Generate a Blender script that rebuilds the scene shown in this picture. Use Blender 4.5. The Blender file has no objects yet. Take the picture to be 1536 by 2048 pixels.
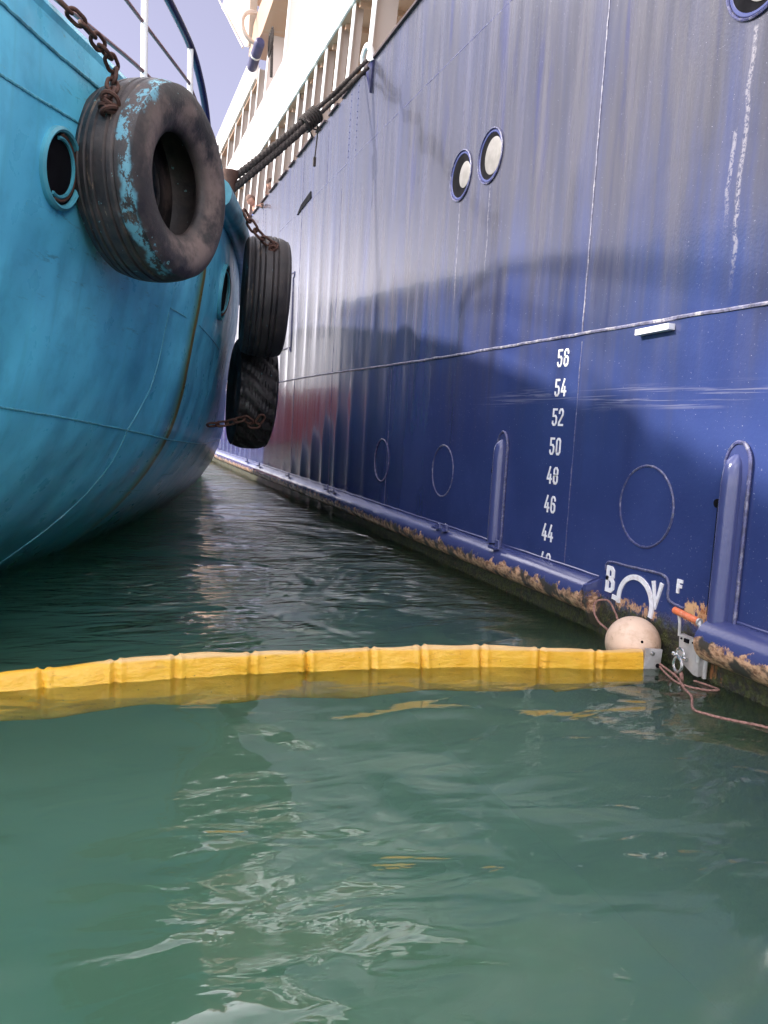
import bpy, bmesh, math, random
import numpy as np
from mathutils import Vector, Matrix, Quaternion
random.seed(7)
SC = bpy.context.scene
COL = SC.collection
# ------------------------------------------------------------------ camera
EYE = 1.2
f_, dn, yd = 1569.0, Vector((-802, 14376, 1569)).normalized(), Vector((-568, -203, 1569))
yd = (yd - dn * yd.dot(dn)).normalized()
upc = -dn
xdc = yd.cross(upc)
R_ = Matrix((xdc, yd, upc))                      # photo camera frame (right, down, forward) -> world
right, down, fwd = R_ @ Vector((1, 0, 0)), R_ @ Vector((0, 1, 0)), R_ @ Vector((0, 0, 1))
cam = bpy.data.cameras.new("camera"); cam_o = bpy.data.objects.new("camera", cam); COL.objects.link(cam_o)
m = Matrix((right, -down, -fwd)).transposed().to_4x4(); m.translation = Vector((0, 0, EYE))
cam_o.matrix_world = m
cam.sensor_fit = 'VERTICAL'; cam.sensor_height = 34.6; cam.lens = 34.6 * f_ / 2048
cam.clip_end = 3000; cam.clip_start = 0.05
SC.camera = cam_o
# ------------------------------------------------------------------ light
SUN_DIR = Vector((-1.0, 0.30, 0.62)).normalized()     # towards the sun
el = math.asin(SUN_DIR.z); azi = math.atan2(SUN_DIR.x, SUN_DIR.y)
w = bpy.data.worlds.new("World"); SC.world = w; w.use_nodes = True
nt = w.node_tree; nt.nodes.clear()
wo = nt.nodes.new('ShaderNodeOutputWorld'); bg = nt.nodes.new('ShaderNodeBackground'); sky = nt.nodes.new('ShaderNodeTexSky')
sky.sky_type = 'NISHITA'; sky.sun_disc = False; sky.sun_elevation = el; sky.sun_rotation = azi
sky.air_density = 1.2; sky.dust_density = 1.0; sky.ozone_density = 1.5
hsv = nt.nodes.new('ShaderNodeHueSaturation'); hsv.inputs['Saturation'].default_value = 0.55; hsv.inputs['Hue'].default_value = 0.53
tint = nt.nodes.new('ShaderNodeMix'); tint.data_type = 'RGBA'; tint.blend_type = 'MULTIPLY'; tint.inputs[0].default_value = 1
tint.inputs[7].default_value = (.50, 0.475, 0.58, 1)
nt.links.new(sky.outputs[0], hsv.inputs['Color']); nt.links.new(hsv.outputs[0], tint.inputs[6])
# bright cloud added behind the camera and overhead to lift the shaded sides
tc = nt.nodes.new('ShaderNodeTexCoord'); cn = nt.nodes.new('ShaderNodeTexNoise'); cn.inputs['Scale'].default_value = 1.6; cn.inputs['Detail'].default_value = 6
cr = nt.nodes.new('ShaderNodeMapRange'); cr.inputs[1].default_value = .46; cr.inputs[2].default_value = .58; cr.inputs[4].default_value = .65
cm = nt.nodes.new('ShaderNodeMix'); cm.data_type = 'RGBA'; cm.inputs[7].default_value = (26, 24.8, 26.2, 1)
nt.links.new(tc.outputs['Generated'], cn.inputs['Vector']); nt.links.new(cn.outputs[0], cr.inputs[0]); 
sp = nt.nodes.new('ShaderNodeSeparateXYZ'); nt.links.new(tc.outputs['Generated'], sp.inputs[0])
def wmath(op, a, b_):
    n = nt.nodes.new('ShaderNodeMath'); n.operation = op; n.use_clamp = True
    for i, q in enumerate((a, b_)):
        if isinstance(q, (int, float)): n.inputs[i].default_value = q
        else: nt.links.new(q, n.inputs[i])
    return n.outputs[0]
def wramp(v, a, b_):
    n = nt.nodes.new('ShaderNodeMapRange'); n.interpolation_type = 'SMOOTHSTEP'; nt.links.new(v, n.inputs[0]); n.inputs[1].default_value = a; n.inputs[2].default_value = b_; return n.outputs[0]
fill_bank = wmath('MAXIMUM', wramp(sp.outputs[1], .10, -.5), wmath('MULTIPLY', wramp(sp.outputs[2], .44, .54), .8))
cov = wmath('MULTIPLY', wmath('ADD', cr.outputs[0], .22), wmath('ADD', fill_bank, .03))
glow = wmath('MULTIPLY', wramp(sp.outputs[2], .30, .03), .48)      # whitish haze low over the horizon
nt.links.new(wmath('MAXIMUM', cov, glow), cm.inputs[0])
nt.links.new(tint.outputs[2], cm.inputs[6]); nt.links.new(cm.outputs[2], bg.inputs[0])
bg.inputs[1].default_value = 0.10
nt.links.new(bg.outputs[0], wo.inputs[0])
sl = bpy.data.lights.new("sun", 'SUN'); sl.energy = 3.1; sl.angle = math.radians(2.8); sl.color = (1.0, 0.93, 0.83)
so = bpy.data.objects.new("sun", sl); COL.objects.link(so); so.rotation_euler = SUN_DIR.to_track_quat('Z', 'Y').to_euler()
SC.view_settings.view_transform = 'Standard'; SC.view_settings.look = 'None'; SC.view_settings.exposure = 1.5
SC.view_settings.gamma = 1.0
SC.cycles.max_bounces = 8; SC.cycles.volume_bounces = 3; SC.cycles.transparent_max_bounces = 12
SC.cycles.caustics_reflective = False; SC.cycles.caustics_refractive = False

# ------------------------------------------------------------------ node helpers
class NB:
    def __init__(s, name):
        s.m = bpy.data.materials.new(name); s.m.use_nodes = True; s.t = s.m.node_tree; s.t.nodes.clear()
        s.out = s.t.nodes.new('ShaderNodeOutputMaterial')
    def n(s, kind): return s.t.nodes.new('ShaderNode' + kind)
    def put(s, sock, v):
        if v is None: return
        if isinstance(v, (int, float)):
            sock.default_value = v if sock.type != 'RGBA' else (v, v, v, 1)
        elif isinstance(v, (tuple, list)):
            sock.default_value = tuple(v) + ((1,) if sock.type == 'RGBA' and len(v) == 3 else ())
        else: s.t.links.new(v, sock)
    def math(s, op, a, b=None, c=None, clamp=False):
        n = s.n('Math'); n.operation = op; n.use_clamp = clamp
        s.put(n.inputs[0], a)
        if b is not None: s.put(n.inputs[1], b)
        if c is not None: s.put(n.inputs[2], c)
        return n.outputs[0]
    def pos(s):
        return s.n('NewGeometry').outputs['Position']
    def obj(s): return s.n('TexCoord').outputs['Object']
    def xyz(s, v):
        n = s.n('SeparateXYZ'); s.put(n.inputs[0], v); return n.outputs
    def comb(s, x, y, z):
        n = s.n('CombineXYZ'); s.put(n.inputs[0], x); s.put(n.inputs[1], y); s.put(n.inputs[2], z); return n.outputs[0]
    def scale(s, v, sc):
        n = s.n('VectorMath'); n.operation = 'MULTIPLY'; s.put(n.inputs[0], v); n.inputs[1].default_value = sc; return n.outputs[0]
    def noise(s, v, sc=1.0, det=3, rough=0.55, dist=0.0):
        n = s.n('TexNoise'); s.put(n.inputs['Vector'], v); n.inputs['Scale'].default_value = sc
        n.inputs['Detail'].default_value = det; n.inputs['Roughness'].default_value = rough; n.inputs['Distortion'].default_value = dist
        return n.outputs[0]
    def ramp(s, v, a, b, lo=0.0, hi=1.0):      # smoothstep a..b -> lo..hi
        n = s.n('MapRange'); n.interpolation_type = 'SMOOTHSTEP'; s.put(n.inputs[0], v)
        n.inputs[1].default_value = a; n.inputs[2].default_value = b; n.inputs[3].default_value = lo; n.inputs[4].default_value = hi
        return n.outputs[0]
    def mix(s, f, a, b):
        n = s.n('Mix'); n.data_type = 'RGBA'; s.put(n.inputs[0], f); s.put(n.inputs[6], a); s.put(n.inputs[7], b); return n.outputs[2]
    def bump(s, h, strength=0.3, dist=0.01, normal=None):
        n = s.n('Bump'); n.inputs['Strength'].default_value = strength; n.inputs['Distance'].default_value = dist
        s.put(n.inputs['Height'], h)
        if normal is not None: s.put(n.inputs['Normal'], normal)
        return n.outputs[0]
    def bsdf(s, col, rough=0.5, metal=0.0, normal=None, coat=0.0, coat_r=0.1, ior=1.5):
        n = s.n('BsdfPrincipled'); s.put(n.inputs['Base Color'], col); s.put(n.inputs['Roughness'], rough); s.put(n.inputs['Metallic'], metal)
        n.inputs['IOR'].default_value = ior
        if normal is not None: s.put(n.inputs['Normal'], normal)
        n.inputs['Coat Weight'].default_value = coat; n.inputs['Coat Roughness'].default_value = coat_r
        s.t.links.new(n.outputs[0], s.out.inputs[0]); s.p = n
        return s.m

def m_simple(name, col, rough=0.5, metal=0.0, var=0.25, sc=6.0, bump=0.15, bd=0.004, dirt=None, dirt_amt=0.5, coat=0.0):
    b = NB(name); v = b.obj(); n1 = b.noise(v, sc, 5); c2 = tuple(c * (1 - var) for c in col)
    c = b.mix(b.ramp(n1, .35, .65), col, c2)
    if dirt: c = b.mix(b.math('MULTIPLY', b.ramp(b.noise(v, sc * .6, 6, .7), .5, .66), dirt_amt), c, dirt)
    return b.bsdf(c, b.ramp(n1, .3, .7, rough * .85, min(1, rough * 1.15)), metal, b.bump(b.noise(v, sc * 5, 3), bump, bd), coat)

# ------------------------------------------------------------------ hull function of the turquoise vessel
AZ = math.radians(24)
TO = Vector((-0.263, 7.142, 0)); TA = Vector((math.sin(AZ), math.cos(AZ), 0)); TB = Vector((TA.y, -TA.x, 0))
SZ = [-1.3, -.6, 0, .37, .75, 1.03, 1.47, 1.78, 2.18, 2.46, 2.8, 3.05, 3.3, 3.6]
SS = [-1.2, -.62, 0, .43, .725, .89, 1.015, 1.06, 1.13, 1.165, 1.18, 1.17, 1.15, 1.13]
_zz = np.linspace(-1.3, 3.6, 99); _ss = np.interp(_zz, SZ, SS)
for _ in range(6): _ss[1:-1] = (_ss[:-2] + 2 * _ss[1:-1] + _ss[2:]) / 4
SMID = -2.45
def hs(u, z):
    s = float(np.interp(z, _zz, _ss)); t = max(0.0, u + 1)
    K = .034 + .016 * min(max(z / 1.6, 0), 1)
    s -= K * t * t / (1 + .11 * t)
    us_ = 9.0 - 3.1 * min(max(z / 1.5, 0.0), 1.0)
    if u > us_: s -= .30 * (u - us_) ** 2
    if u < -3.35:
        q = min((-3.35 - u) / 1.5, 1.0); s = SMID + (s - SMID) * math.sqrt(max(0.0, 1 - q * q))
    return max(s, SMID)
def deckz(u): return 3.16 - .05 * min(max(-1.2 - u, 0), 2.0) + .012 * max(u - 2, 0)
def hp(u, z, off=0.0):
    n = hnorm(u, z) if off else None
    p = TO + TA * u + TB * hs(u, z); p.z = z
    return p + n * off if off else p
def hnorm(u, z):
    e = .04
    a = (TO + TA * (u + e) + TB * hs(u + e, z)) - (TO + TA * (u - e) + TB * hs(u - e, z))
    p1 = TO + TA * u + TB * hs(u, z + e); p1.z = z + e
    p2 = TO + TA * u + TB * hs(u, z - e); p2.z = z - e
    return a.cross(p1 - p2).normalized()

# ------------------------------------------------------------------ mesh builder
class MB:
    def __init__(s): s.v = []; s.f = []; s.mi = []; s.cur = 0
    def add(s, vs, fs):
        o = len(s.v); s.v += [tuple(v) for v in vs]; s.f += [tuple(i + o for i in f) for f in fs]; s.mi += [s.cur] * len(fs)
    def box(s, c, size, rot=None, bevel=0.0):
        bm = bmesh.new(); bmesh.ops.create_cube(bm, size=1.0)
        for v in bm.verts: v.co = Vector((v.co.x * size[0], v.co.y * size[1], v.co.z * size[2]))
        if bevel > 0: bmesh.ops.bevel(bm, geom=bm.edges[:], offset=bevel, segments=2, profile=.7, affect='EDGES')
        mt = (rot.to_matrix().to_4x4() if isinstance(rot, Quaternion) else rot.to_4x4()) if rot is not None else Matrix()
        bm.verts.index_update()
        s.add([mt @ v.co + Vector(c) for v in bm.verts], [[v.index for v in f.verts] for f in bm.faces]); bm.free()
    def frames(s, P):
        T = []
        for i in range(len(P)):
            a = P[max(i - 1, 0)]; b = P[min(i + 1, len(P) - 1)]; T.append((b - a).normalized())
        n = T[0].orthogonal().normalized(); N = [n]
        for i in range(1, len(P)):
            n = T[i - 1].rotation_difference(T[i]) @ n; N.append(n)
        return T, N
    def tube(s, P, r, seg=10, caps=True, closed=False, twist=0.0, lobes=0, lobe_a=0.0):
        P = [Vector(p) for p in P]; T, N = s.frames(P); vs = []; rr = r if isinstance(r, (list, tuple)) else [r] * len(P)
        for i, p in enumerate(P):
            b = T[i].cross(N[i])
            for k in range(seg):
                a = 2 * math.pi * k / seg
                q = rr[i] * (1 + lobe_a * math.cos(lobes * (a + twist * i))) if lobes else rr[i]
                vs.append(p + (N[i] * math.cos(a) + b * math.sin(a)) * q)
        fs = []; n = len(P)
        for i in range(n if closed else n - 1):
            j = (i + 1) % n
            for k in range(seg):
                fs.append((i * seg + k, i * seg + (k + 1) % seg, j * seg + (k + 1) % seg, j * seg + k))
        if caps and not closed: fs += [tuple(range(seg))[::-1], tuple((n - 1) * seg + k for k in range(seg))]
        s.add(vs, fs)
    def grid(s, f, nu, nv, flip=False):
        vs = [f(i, j) for i in range(nu) for j in range(nv)]; fs = []
        for i in range(nu - 1):
            for j in range(nv - 1):
                q = (i * nv + j, (i + 1) * nv + j, (i + 1) * nv + j + 1, i * nv + j + 1)
                fs.append(q[::-1] if flip else q)
        s.add(vs, fs)
    def prism(s, pts, n, h):     # polygon extruded along n
        k = len(pts); n = Vector(n) * h
        vs = [Vector(p) for p in pts] + [Vector(p) + n for p in pts]
        fs = [tuple(range(k)), tuple(range(k, 2 * k))[::-1]] + [(i, i + k, (i + 1) % k + k, (i + 1) % k) for i in range(k)]
        s.add(vs, fs)
    def lathe(s, prof, c, ax, seg=64, a0=0, a1=2 * math.pi, closed_prof=False):  # prof (r, h)
        ax = Vector(ax).normalized(); n = ax.orthogonal().normalized(); b = ax.cross(n); c = Vector(c); k = len(prof); full = abs(a1 - a0 - 2 * math.pi) < 1e-6
        vs = []; m_ = seg if full else seg + 1
        for i in range(m_):
            a = a0 + (a1 - a0) * i / seg; d = n * math.cos(a) + b * math.sin(a)
            vs += [c + d * r + ax * h for r, h in prof]
        fs = []
        for i in range(seg):
            j = (i + 1) % m_
            for q in range(k if closed_prof else k - 1):
                fs.append((i * k + q, j * k + q, j * k + (q + 1) % k, i * k + (q + 1) % k))
        s.add(vs, fs)
    def build(s, name, mat, parent=None, smooth=True, angle=40):
        me = bpy.data.meshes.new(name); org = Vector(parent.matrix_world.translation) if parent else Vector((0, 0, 0))
        if parent and parent.get('_o'): org = Vector(parent['_o'])
        me.from_pydata([tuple(Vector(v) - org) for v in s.v], [], s.f)
        mats = mat if isinstance(mat, list) else [mat]
        for q in mats: me.materials.append(q)
        me.polygons.foreach_set('material_index', s.mi)
        bm = bmesh.new(); bm.from_mesh(me); bmesh.ops.recalc_face_normals(bm, faces=bm.faces[:]); bm.to_mesh(me); bm.free()
        me.polygons.foreach_set('use_smooth', [smooth] * len(me.polygons))
        if smooth: me.set_sharp_from_angle(angle=math.radians(angle))
        o = bpy.data.objects.new(name, me); COL.objects.link(o)
        if parent: o.parent = parent
        return o
ORG = {}
def empty(name, loc, label, cat, group=None):
    o = bpy.data.objects.new(name, None); COL.objects.link(o); o.location = loc; o.empty_display_size = .2
    o.matrix_world = Matrix.Translation(Vector(loc))
    o['label'] = label; o['category'] = cat
    if group: o['group'] = group
    return o
def part(mb, name, mat, root, smooth=True, angle=40):
    """child mesh of root whose coordinates are given in world space (root unrotated; parent part keeps origin 0)"""
    org = Vector(root.location)
    pr = root.parent
    while pr: org += Vector(pr.location); pr = pr.parent
    me = bpy.data.meshes.new(name)
    me.from_pydata([tuple(Vector(v) - org) for v in mb.v], [], mb.f)
    for q in (mat if isinstance(mat, list) else [mat]): me.materials.append(q)
    me.polygons.foreach_set('material_index', mb.mi)
    bm = bmesh.new(); bm.from_mesh(me); bmesh.ops.recalc_face_normals(bm, faces=bm.faces[:]); bm.to_mesh(me); bm.free()
    me.polygons.foreach_set('use_smooth', [smooth] * len(me.polygons))
    if smooth: me.set_sharp_from_angle(angle=math.radians(angle))
    o = bpy.data.objects.new(name, me); COL.objects.link(o); o.parent = root
    return o
def thing(mb, name, mat, loc, label, cat, group=None, smooth=True, angle=40, kind=None):
    """one-mesh top-level thing, world coordinates, origin at loc"""
    loc = Vector(loc); me = bpy.data.meshes.new(name)
    me.from_pydata([tuple(Vector(v) - loc) for v in mb.v], [], mb.f)
    for q in (mat if isinstance(mat, list) else [mat]): me.materials.append(q)
    me.polygons.foreach_set('material_index', mb.mi)
    bm = bmesh.new(); bm.from_mesh(me); bmesh.ops.recalc_face_normals(bm, faces=bm.faces[:]); bm.to_mesh(me); bm.free()
    me.polygons.foreach_set('use_smooth', [smooth] * len(me.polygons))
    if smooth: me.set_sharp_from_angle(angle=math.radians(angle))
    o = bpy.data.objects.new(name, me); COL.objects.link(o); o.location = loc
    if label: o['label'] = label
    if cat: o['category'] = cat
    if group: o['group'] = group
    if kind: o['kind'] = kind
    return o
def smooth_path(P, n=8, closed=False):
    P = [Vector(p) for p in P]; out = []
    k = len(P)
    for i in range(k - 1):
        p0 = P[max(i - 1, 0)]; p1 = P[i]; p2 = P[i + 1]; p3 = P[min(i + 2, k - 1)]
        for j in range(n):
            t = j / n
            out.append(.5 * ((2 * p1) + (p2 - p0) * t + (2 * p0 - 5 * p1 + 4 * p2 - p3) * t * t + (3 * p1 - p0 - 3 * p2 + p3) * t ** 3))
    out.append(P[-1]); return out

# ------------------------------------------------------------------ materials
def mat_blue_hull():
    b = NB("navy_hull_paint"); p = b.pos(); x, y, z = b.xyz(p)
    streak = b.noise(b.comb(x, b.math('MULTIPLY', y, 3.2), b.math('MULTIPLY', z, .35)), 1.0, 5, .62)
    streak2 = b.noise(b.comb(7.3, b.math('MULTIPLY', y, 8.5), b.math('MULTIPLY', z, .5)), 1.0, 5, .6)
    blotch = b.noise(p, 1.3, 4, .6)
    fine = b.noise(p, 38, 4, .6)
    h = b.math('ADD', z, b.math('MULTIPLY', b.math('SUBTRACT', streak, .5), 3.2))
    fade = b.ramp(h, 1.0, 3.2)
    navy = b.mix(b.ramp(blotch, .35, .65), (.027, .041, .136), (.034, .052, .165))
    chalk = b.mix(b.ramp(streak2, .35, .65), (.052, .051, .054), (.074, .070, .072))
    c = b.mix(b.math('MULTIPLY', fade, b.ramp(streak, .25, .7, .62, 1.0)), navy, chalk)
    # pale run-off streaks
    c = b.mix(b.math('MULTIPLY', b.ramp(streak2, .60, .80, 0, .12), b.ramp(z, .9, 2.4)), c, (.16, .15, .21))
    # dark wetted drips lower down
    c = b.mix(b.math('MULTIPLY', b.ramp(streak, .54, .70, 0, .55), b.ramp(z, .5, 1.4)), c, (.011, .02, .11))
    # salt specks
    c = b.mix(b.math('MULTIPLY', b.ramp(b.noise(p, 95, 2), .70, .76), .5), c, (.4, .4, .5))
    # scuffs left by fenders
    sc = b.noise(b.comb(0, b.math('MULTIPLY', y, .9), b.math('MULTIPLY', z, 46)), 1.0, 5, .65, .6)
    zc = b.math('ADD', z, b.math('MULTIPLY', b.noise(b.comb(0, y, 0), 1.1, 2), .12))
    band = b.math('MULTIPLY', b.ramp(zc, 1.42, 1.50), b.ramp(zc, 1.52, 1.60, 1, 0))
    band = b.math('MULTIPLY', band, b.ramp(y, 5.3, 6.1, 1, 0))
    c = b.mix(b.math('MULTIPLY', b.math('MULTIPLY', band, b.ramp(sc, .52, .62)), .5), c, (.22, .22, .3))
    def drip(y0, z1, z0, w, amt=.8):
        wob = b.math('ADD', b.math('SUBTRACT', y, y0), b.math('MULTIPLY', b.math('SUBTRACT', b.noise(b.comb(y0, 0, z), 3.5, 3), .5), w * 5))
        mk = b.ramp(b.math('ABSOLUTE', wob), w * .3, w, 1, 0)
        mk = b.math('MULTIPLY', mk, b.math('MULTIPLY', b.ramp(z, z0, z0 + .35), b.ramp(z, z1, z1 + .02, 1, 0)))
        return b.math('MULTIPLY', mk, b.ramp(b.noise(p, 55, 4, .7), .42, .56, 0, amt))
    for a in ((6.54, 3.19, 2.2, .012), (5.96, 3.20, 2.3, .011), (3.20, 3.20, 1.9, .02), (3.27, 2.75, 2.2, .02)):
        c = b.mix(drip(*a, .42), c, (.38, .36, .38))
    # rust runs
    for a in ((9.3, .95, .45, .012), (7.6, 1.5, .7, .02), (8.7, 1.35, .6, .02)):
        c = b.mix(drip(*a, .5), c, (.10, .035, .02))
    # old wetted fouling just above the water
    wet = b.math('ADD', z, b.math('MULTIPLY', b.math('SUBTRACT', b.noise(p, 9, 5, .7), .5), .22))
    ws = b.ramp(wet, .17, .27, 1, 0)
    weed = b.mix(b.ramp(b.noise(p, 24, 5, .7), .4, .62), (.020, .018, .013), (.055, .06, .014))
    weed = b.mix(b.ramp(b.noise(p, 13, 5, .75), .60, .68), weed, (.09, .05, .026))
    c = b.mix(ws, c, weed)
    # scabby primer and rust between the strake ends
    def box(y0, y1, z0, z1, e=.05):
        return b.math('MULTIPLY', b.math('MULTIPLY', b.ramp(yj, y0 - e, y0), b.ramp(yj, y1, y1 + e, 1, 0)), b.math('MULTIPLY', b.ramp(zj, z0 - e, z0), b.ramp(zj, z1, z1 + e, 1, 0)))
    j1 = b.math('MULTIPLY', b.math('SUBTRACT', b.noise(p, 16, 5, .75), .5), .16); j2 = b.math('MULTIPLY', b.math('SUBTRACT', b.noise(b.scale(p, (1, 1.3, .8)), 21, 5, .75), .5), .16)
    yj = b.math('ADD', y, j1); zj = b.math('ADD', z, j2)
    pz = b.noise(b.scale(p, (1, 2, 1)), 17, 5, .7)
    patch = b.math('MULTIPLY', box(3.10, 3.28, .27, .36, .02), b.ramp(pz, .40, .46))
    c = b.mix(patch, c, b.mix(b.ramp(b.noise(p, 9, 4), .45, .6), (.66, .40, .20), (.30, .11, .05)))
    edge = b.math('MULTIPLY', box(3.12, 3.16, .10, .32, .015), b.ramp(pz, .38, .5)); c = b.mix(edge, c, (.55, .30, .15))
    runs = b.math('MULTIPLY', box(3.01, 3.09, .03, .32, .02), b.ramp(b.noise(b.comb(0, b.math('MULTIPLY', y, 40), b.math('MULTIPLY', z, 5)), 1, 4), .42, .56))
    c = b.mix(runs, c, (.32, .13, .045))
    foot = b.math('MULTIPLY', box(3.52, 3.88, .215, .25, .02), b.ramp(pz, .42, .5)); c = b.mix(foot, c, (.45, .26, .15))
    r = b.math('ADD', b.ramp(streak2, .3, .7, .13, .24), b.math('MULTIPLY', fade, .06))
    r = b.math('ADD', r, b.math('MULTIPLY', ws, .45), clamp=True)
    und = b.noise(b.comb(x, b.math('MULTIPLY', y, 2.2), b.math('MULTIPLY', z, .55)), 1.0, 3, .5)
    n1 = b.bump(und, .35, .02)
    n2 = b.bump(fine, .10, .003, n1)
    rg = b.math('MULTIPLY', b.noise(p, 55, 3), b.ramp(y, 3.6, 4.3, 1, 0.12))
    n3 = b.bump(rg, .35, .004, n2)
    n4 = b.bump(b.math('MULTIPLY', ws, b.noise(p, 60, 5)), .8, .02, n3)
    return b.bsdf(c, r, 0, n4, coat=.25, coat_r=.06)
def mat_navy(name, rust=.0, lo=None):
    b = NB(name); p = b.pos(); x, y, z = b.xyz(p)
    c = b.mix(b.noise(p, 5, 4), (.034, .047, .145), (.058, .068, .175))
    r = .22
    if rust:
        zz = b.math('ADD', z, b.math('MULTIPLY', b.math('SUBTRACT', b.noise(p, 11, 6, .72), .5), .26))
        far = b.ramp(y, 4.0, 9.0, 0, .02)
        msk = b.ramp(b.math('ADD', zz, far), .228, .248, 1, 0)
        patch = b.ramp(b.noise(b.scale(p, (1, .8, 1.4)), 26, 5, .7), .36, .6)
        rc = b.mix(patch, (.17, .075, .04), (.62, .38, .23))
        rc = b.mix(b.ramp(b.noise(p, 8, 4), .45, .6), rc, (.04, .035, .03))
        c = b.mix(msk, c, rc)
        low = b.ramp(b.math('ADD', z, b.math('MULTIPLY', b.noise(p, 18, 4), .05)), .125, .16, 1, 0)
        c = b.mix(low, c, (.035, .032, .018))
        r = b.math('ADD', .20, b.math('MULTIPLY', msk, .5))
    return b.bsdf(c, r, 0, b.bump(b.noise(p, 45, 4), .25, .006), coat=.2)
def mat_teal():
    b = NB("turquoise_hull_paint"); p = b.pos(); x, y, z = b.xyz(p)
    dv = b.n('VectorMath'); dv.operation = 'SUBTRACT'; b.put(dv.inputs[0], p); dv.inputs[1].default_value = tuple(TO)
    dt = b.n('VectorMath'); dt.operation = 'DOT_PRODUCT'; b.put(dt.inputs[0], dv.outputs[0]); dt.inputs[1].default_value = tuple(TA)
    u = dt.outputs['Value']
    big = b.noise(p, .9, 3, .5); mid = b.noise(p, 4.5, 5, .6)
    c = b.mix(b.ramp(big, .35, .65), (.12, .56, .80), (.14, .64, .86))
    c = b.mix(b.ramp(mid, .45, .7, 0, .4), c, (.055, .33, .50))
    st = b.noise(b.comb(b.math('MULTIPLY', u, 9), 0, b.math('MULTIPLY', z, .6)), 1, 4)
    c = b.mix(b.ramp(st, .55, .72, 0, .3), c, (.06, .36, .46))
    # scratches, chipped paint towards the deck
    ch = b.noise(b.comb(b.math('MULTIPLY', u, 3), y, b.math('MULTIPLY', z, 9)), 2.0, 7, .75)
    c = b.mix(b.math('MULTIPLY', b.ramp(ch, .63, .68), b.ramp(z, 2.4, 3.1, .15, .8)), c, (.17, .42, .44))
    c = b.mix(b.math('MULTIPLY', b.ramp(b.noise(p, 17, 6, .75), .68, .72), b.ramp(z, 2.2, 3.1, .1, .8)), c, (.02, .07, .11))
    # black scuffs where tyres have rubbed
    sc = b.noise(b.comb(b.math('MULTIPLY', u, 2.2), 0, b.math('MULTIPLY', z, 11)), 1.6, 6, .75)
    area = b.math('MULTIPLY', b.math('MULTIPLY', b.ramp(u, -2.9, -2.3), b.ramp(u, -1.2, -.4, 1, 0)), b.ramp(z, 1.3, 2.0))
    c = b.mix(b.math('MULTIPLY', b.math('MULTIPLY', b.ramp(sc, .56, .66), area), .55), c, (.03, .10, .15))
    fl = b.noise(b.comb(b.math('MULTIPLY', u, 1.5), y, b.math('MULTIPLY', z, 2.5)), 3.0, 8, .8)
    c = b.mix(b.math('MULTIPLY', b.ramp(fl, .665, .70), .6), c, (.25, .50, .52))
    # olive drain streak down one frame
    wob = b.math('SUBTRACT', b.math('ADD', u, b.math('MULTIPLY', b.math('SUBTRACT', b.noise(b.comb(0, 0, z), 2.2, 2), .5), .12)), .15)
    core = b.math('MULTIPLY', b.ramp(b.math('ABSOLUTE', wob), .03, .06, 1, 0), b.ramp(z, 2.9, 3.0, 1, 0))
    halo = b.math('MULTIPLY', b.ramp(wob, -.26, -.02), b.ramp(wob, 0, .03, 1, 0))
    c = b.mix(b.math('MULTIPLY', halo, .75), c, (.13, .26, .05))
    c = b.mix(core, c, b.mix(b.noise(p, 12, 3), (.12, .12, .015), (.26, .18, .04)))
    # darker teal towards the water, dark green weed at the waterline
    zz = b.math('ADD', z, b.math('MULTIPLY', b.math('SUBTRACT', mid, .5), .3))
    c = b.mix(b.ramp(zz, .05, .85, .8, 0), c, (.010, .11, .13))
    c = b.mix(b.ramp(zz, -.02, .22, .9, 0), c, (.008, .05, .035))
    wv = b.math('MULTIPLY', b.ramp(b.math('ABSOLUTE', b.math('SUBTRACT', b.noise(b.scale(p, (2, 2, 5)), 1.2, 2, .5, 1.5), .5)), 0, .012, 1, 0), b.ramp(z, .1, .7, .0, 0))
    n1 = b.bump(b.noise(b.scale(p, (1, 1, .7)), 1.3, 2, .4), .75, .16)
    n2 = b.bump(b.noise(p, 4, 2), .16, .02, n1)
    n3 = b.bump(b.noise(p, 60, 4), .12, .003, n2)
    return b.bsdf(c, b.ramp(mid, .3, .7, .26, .40), 0, n3, coat=.1)
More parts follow.
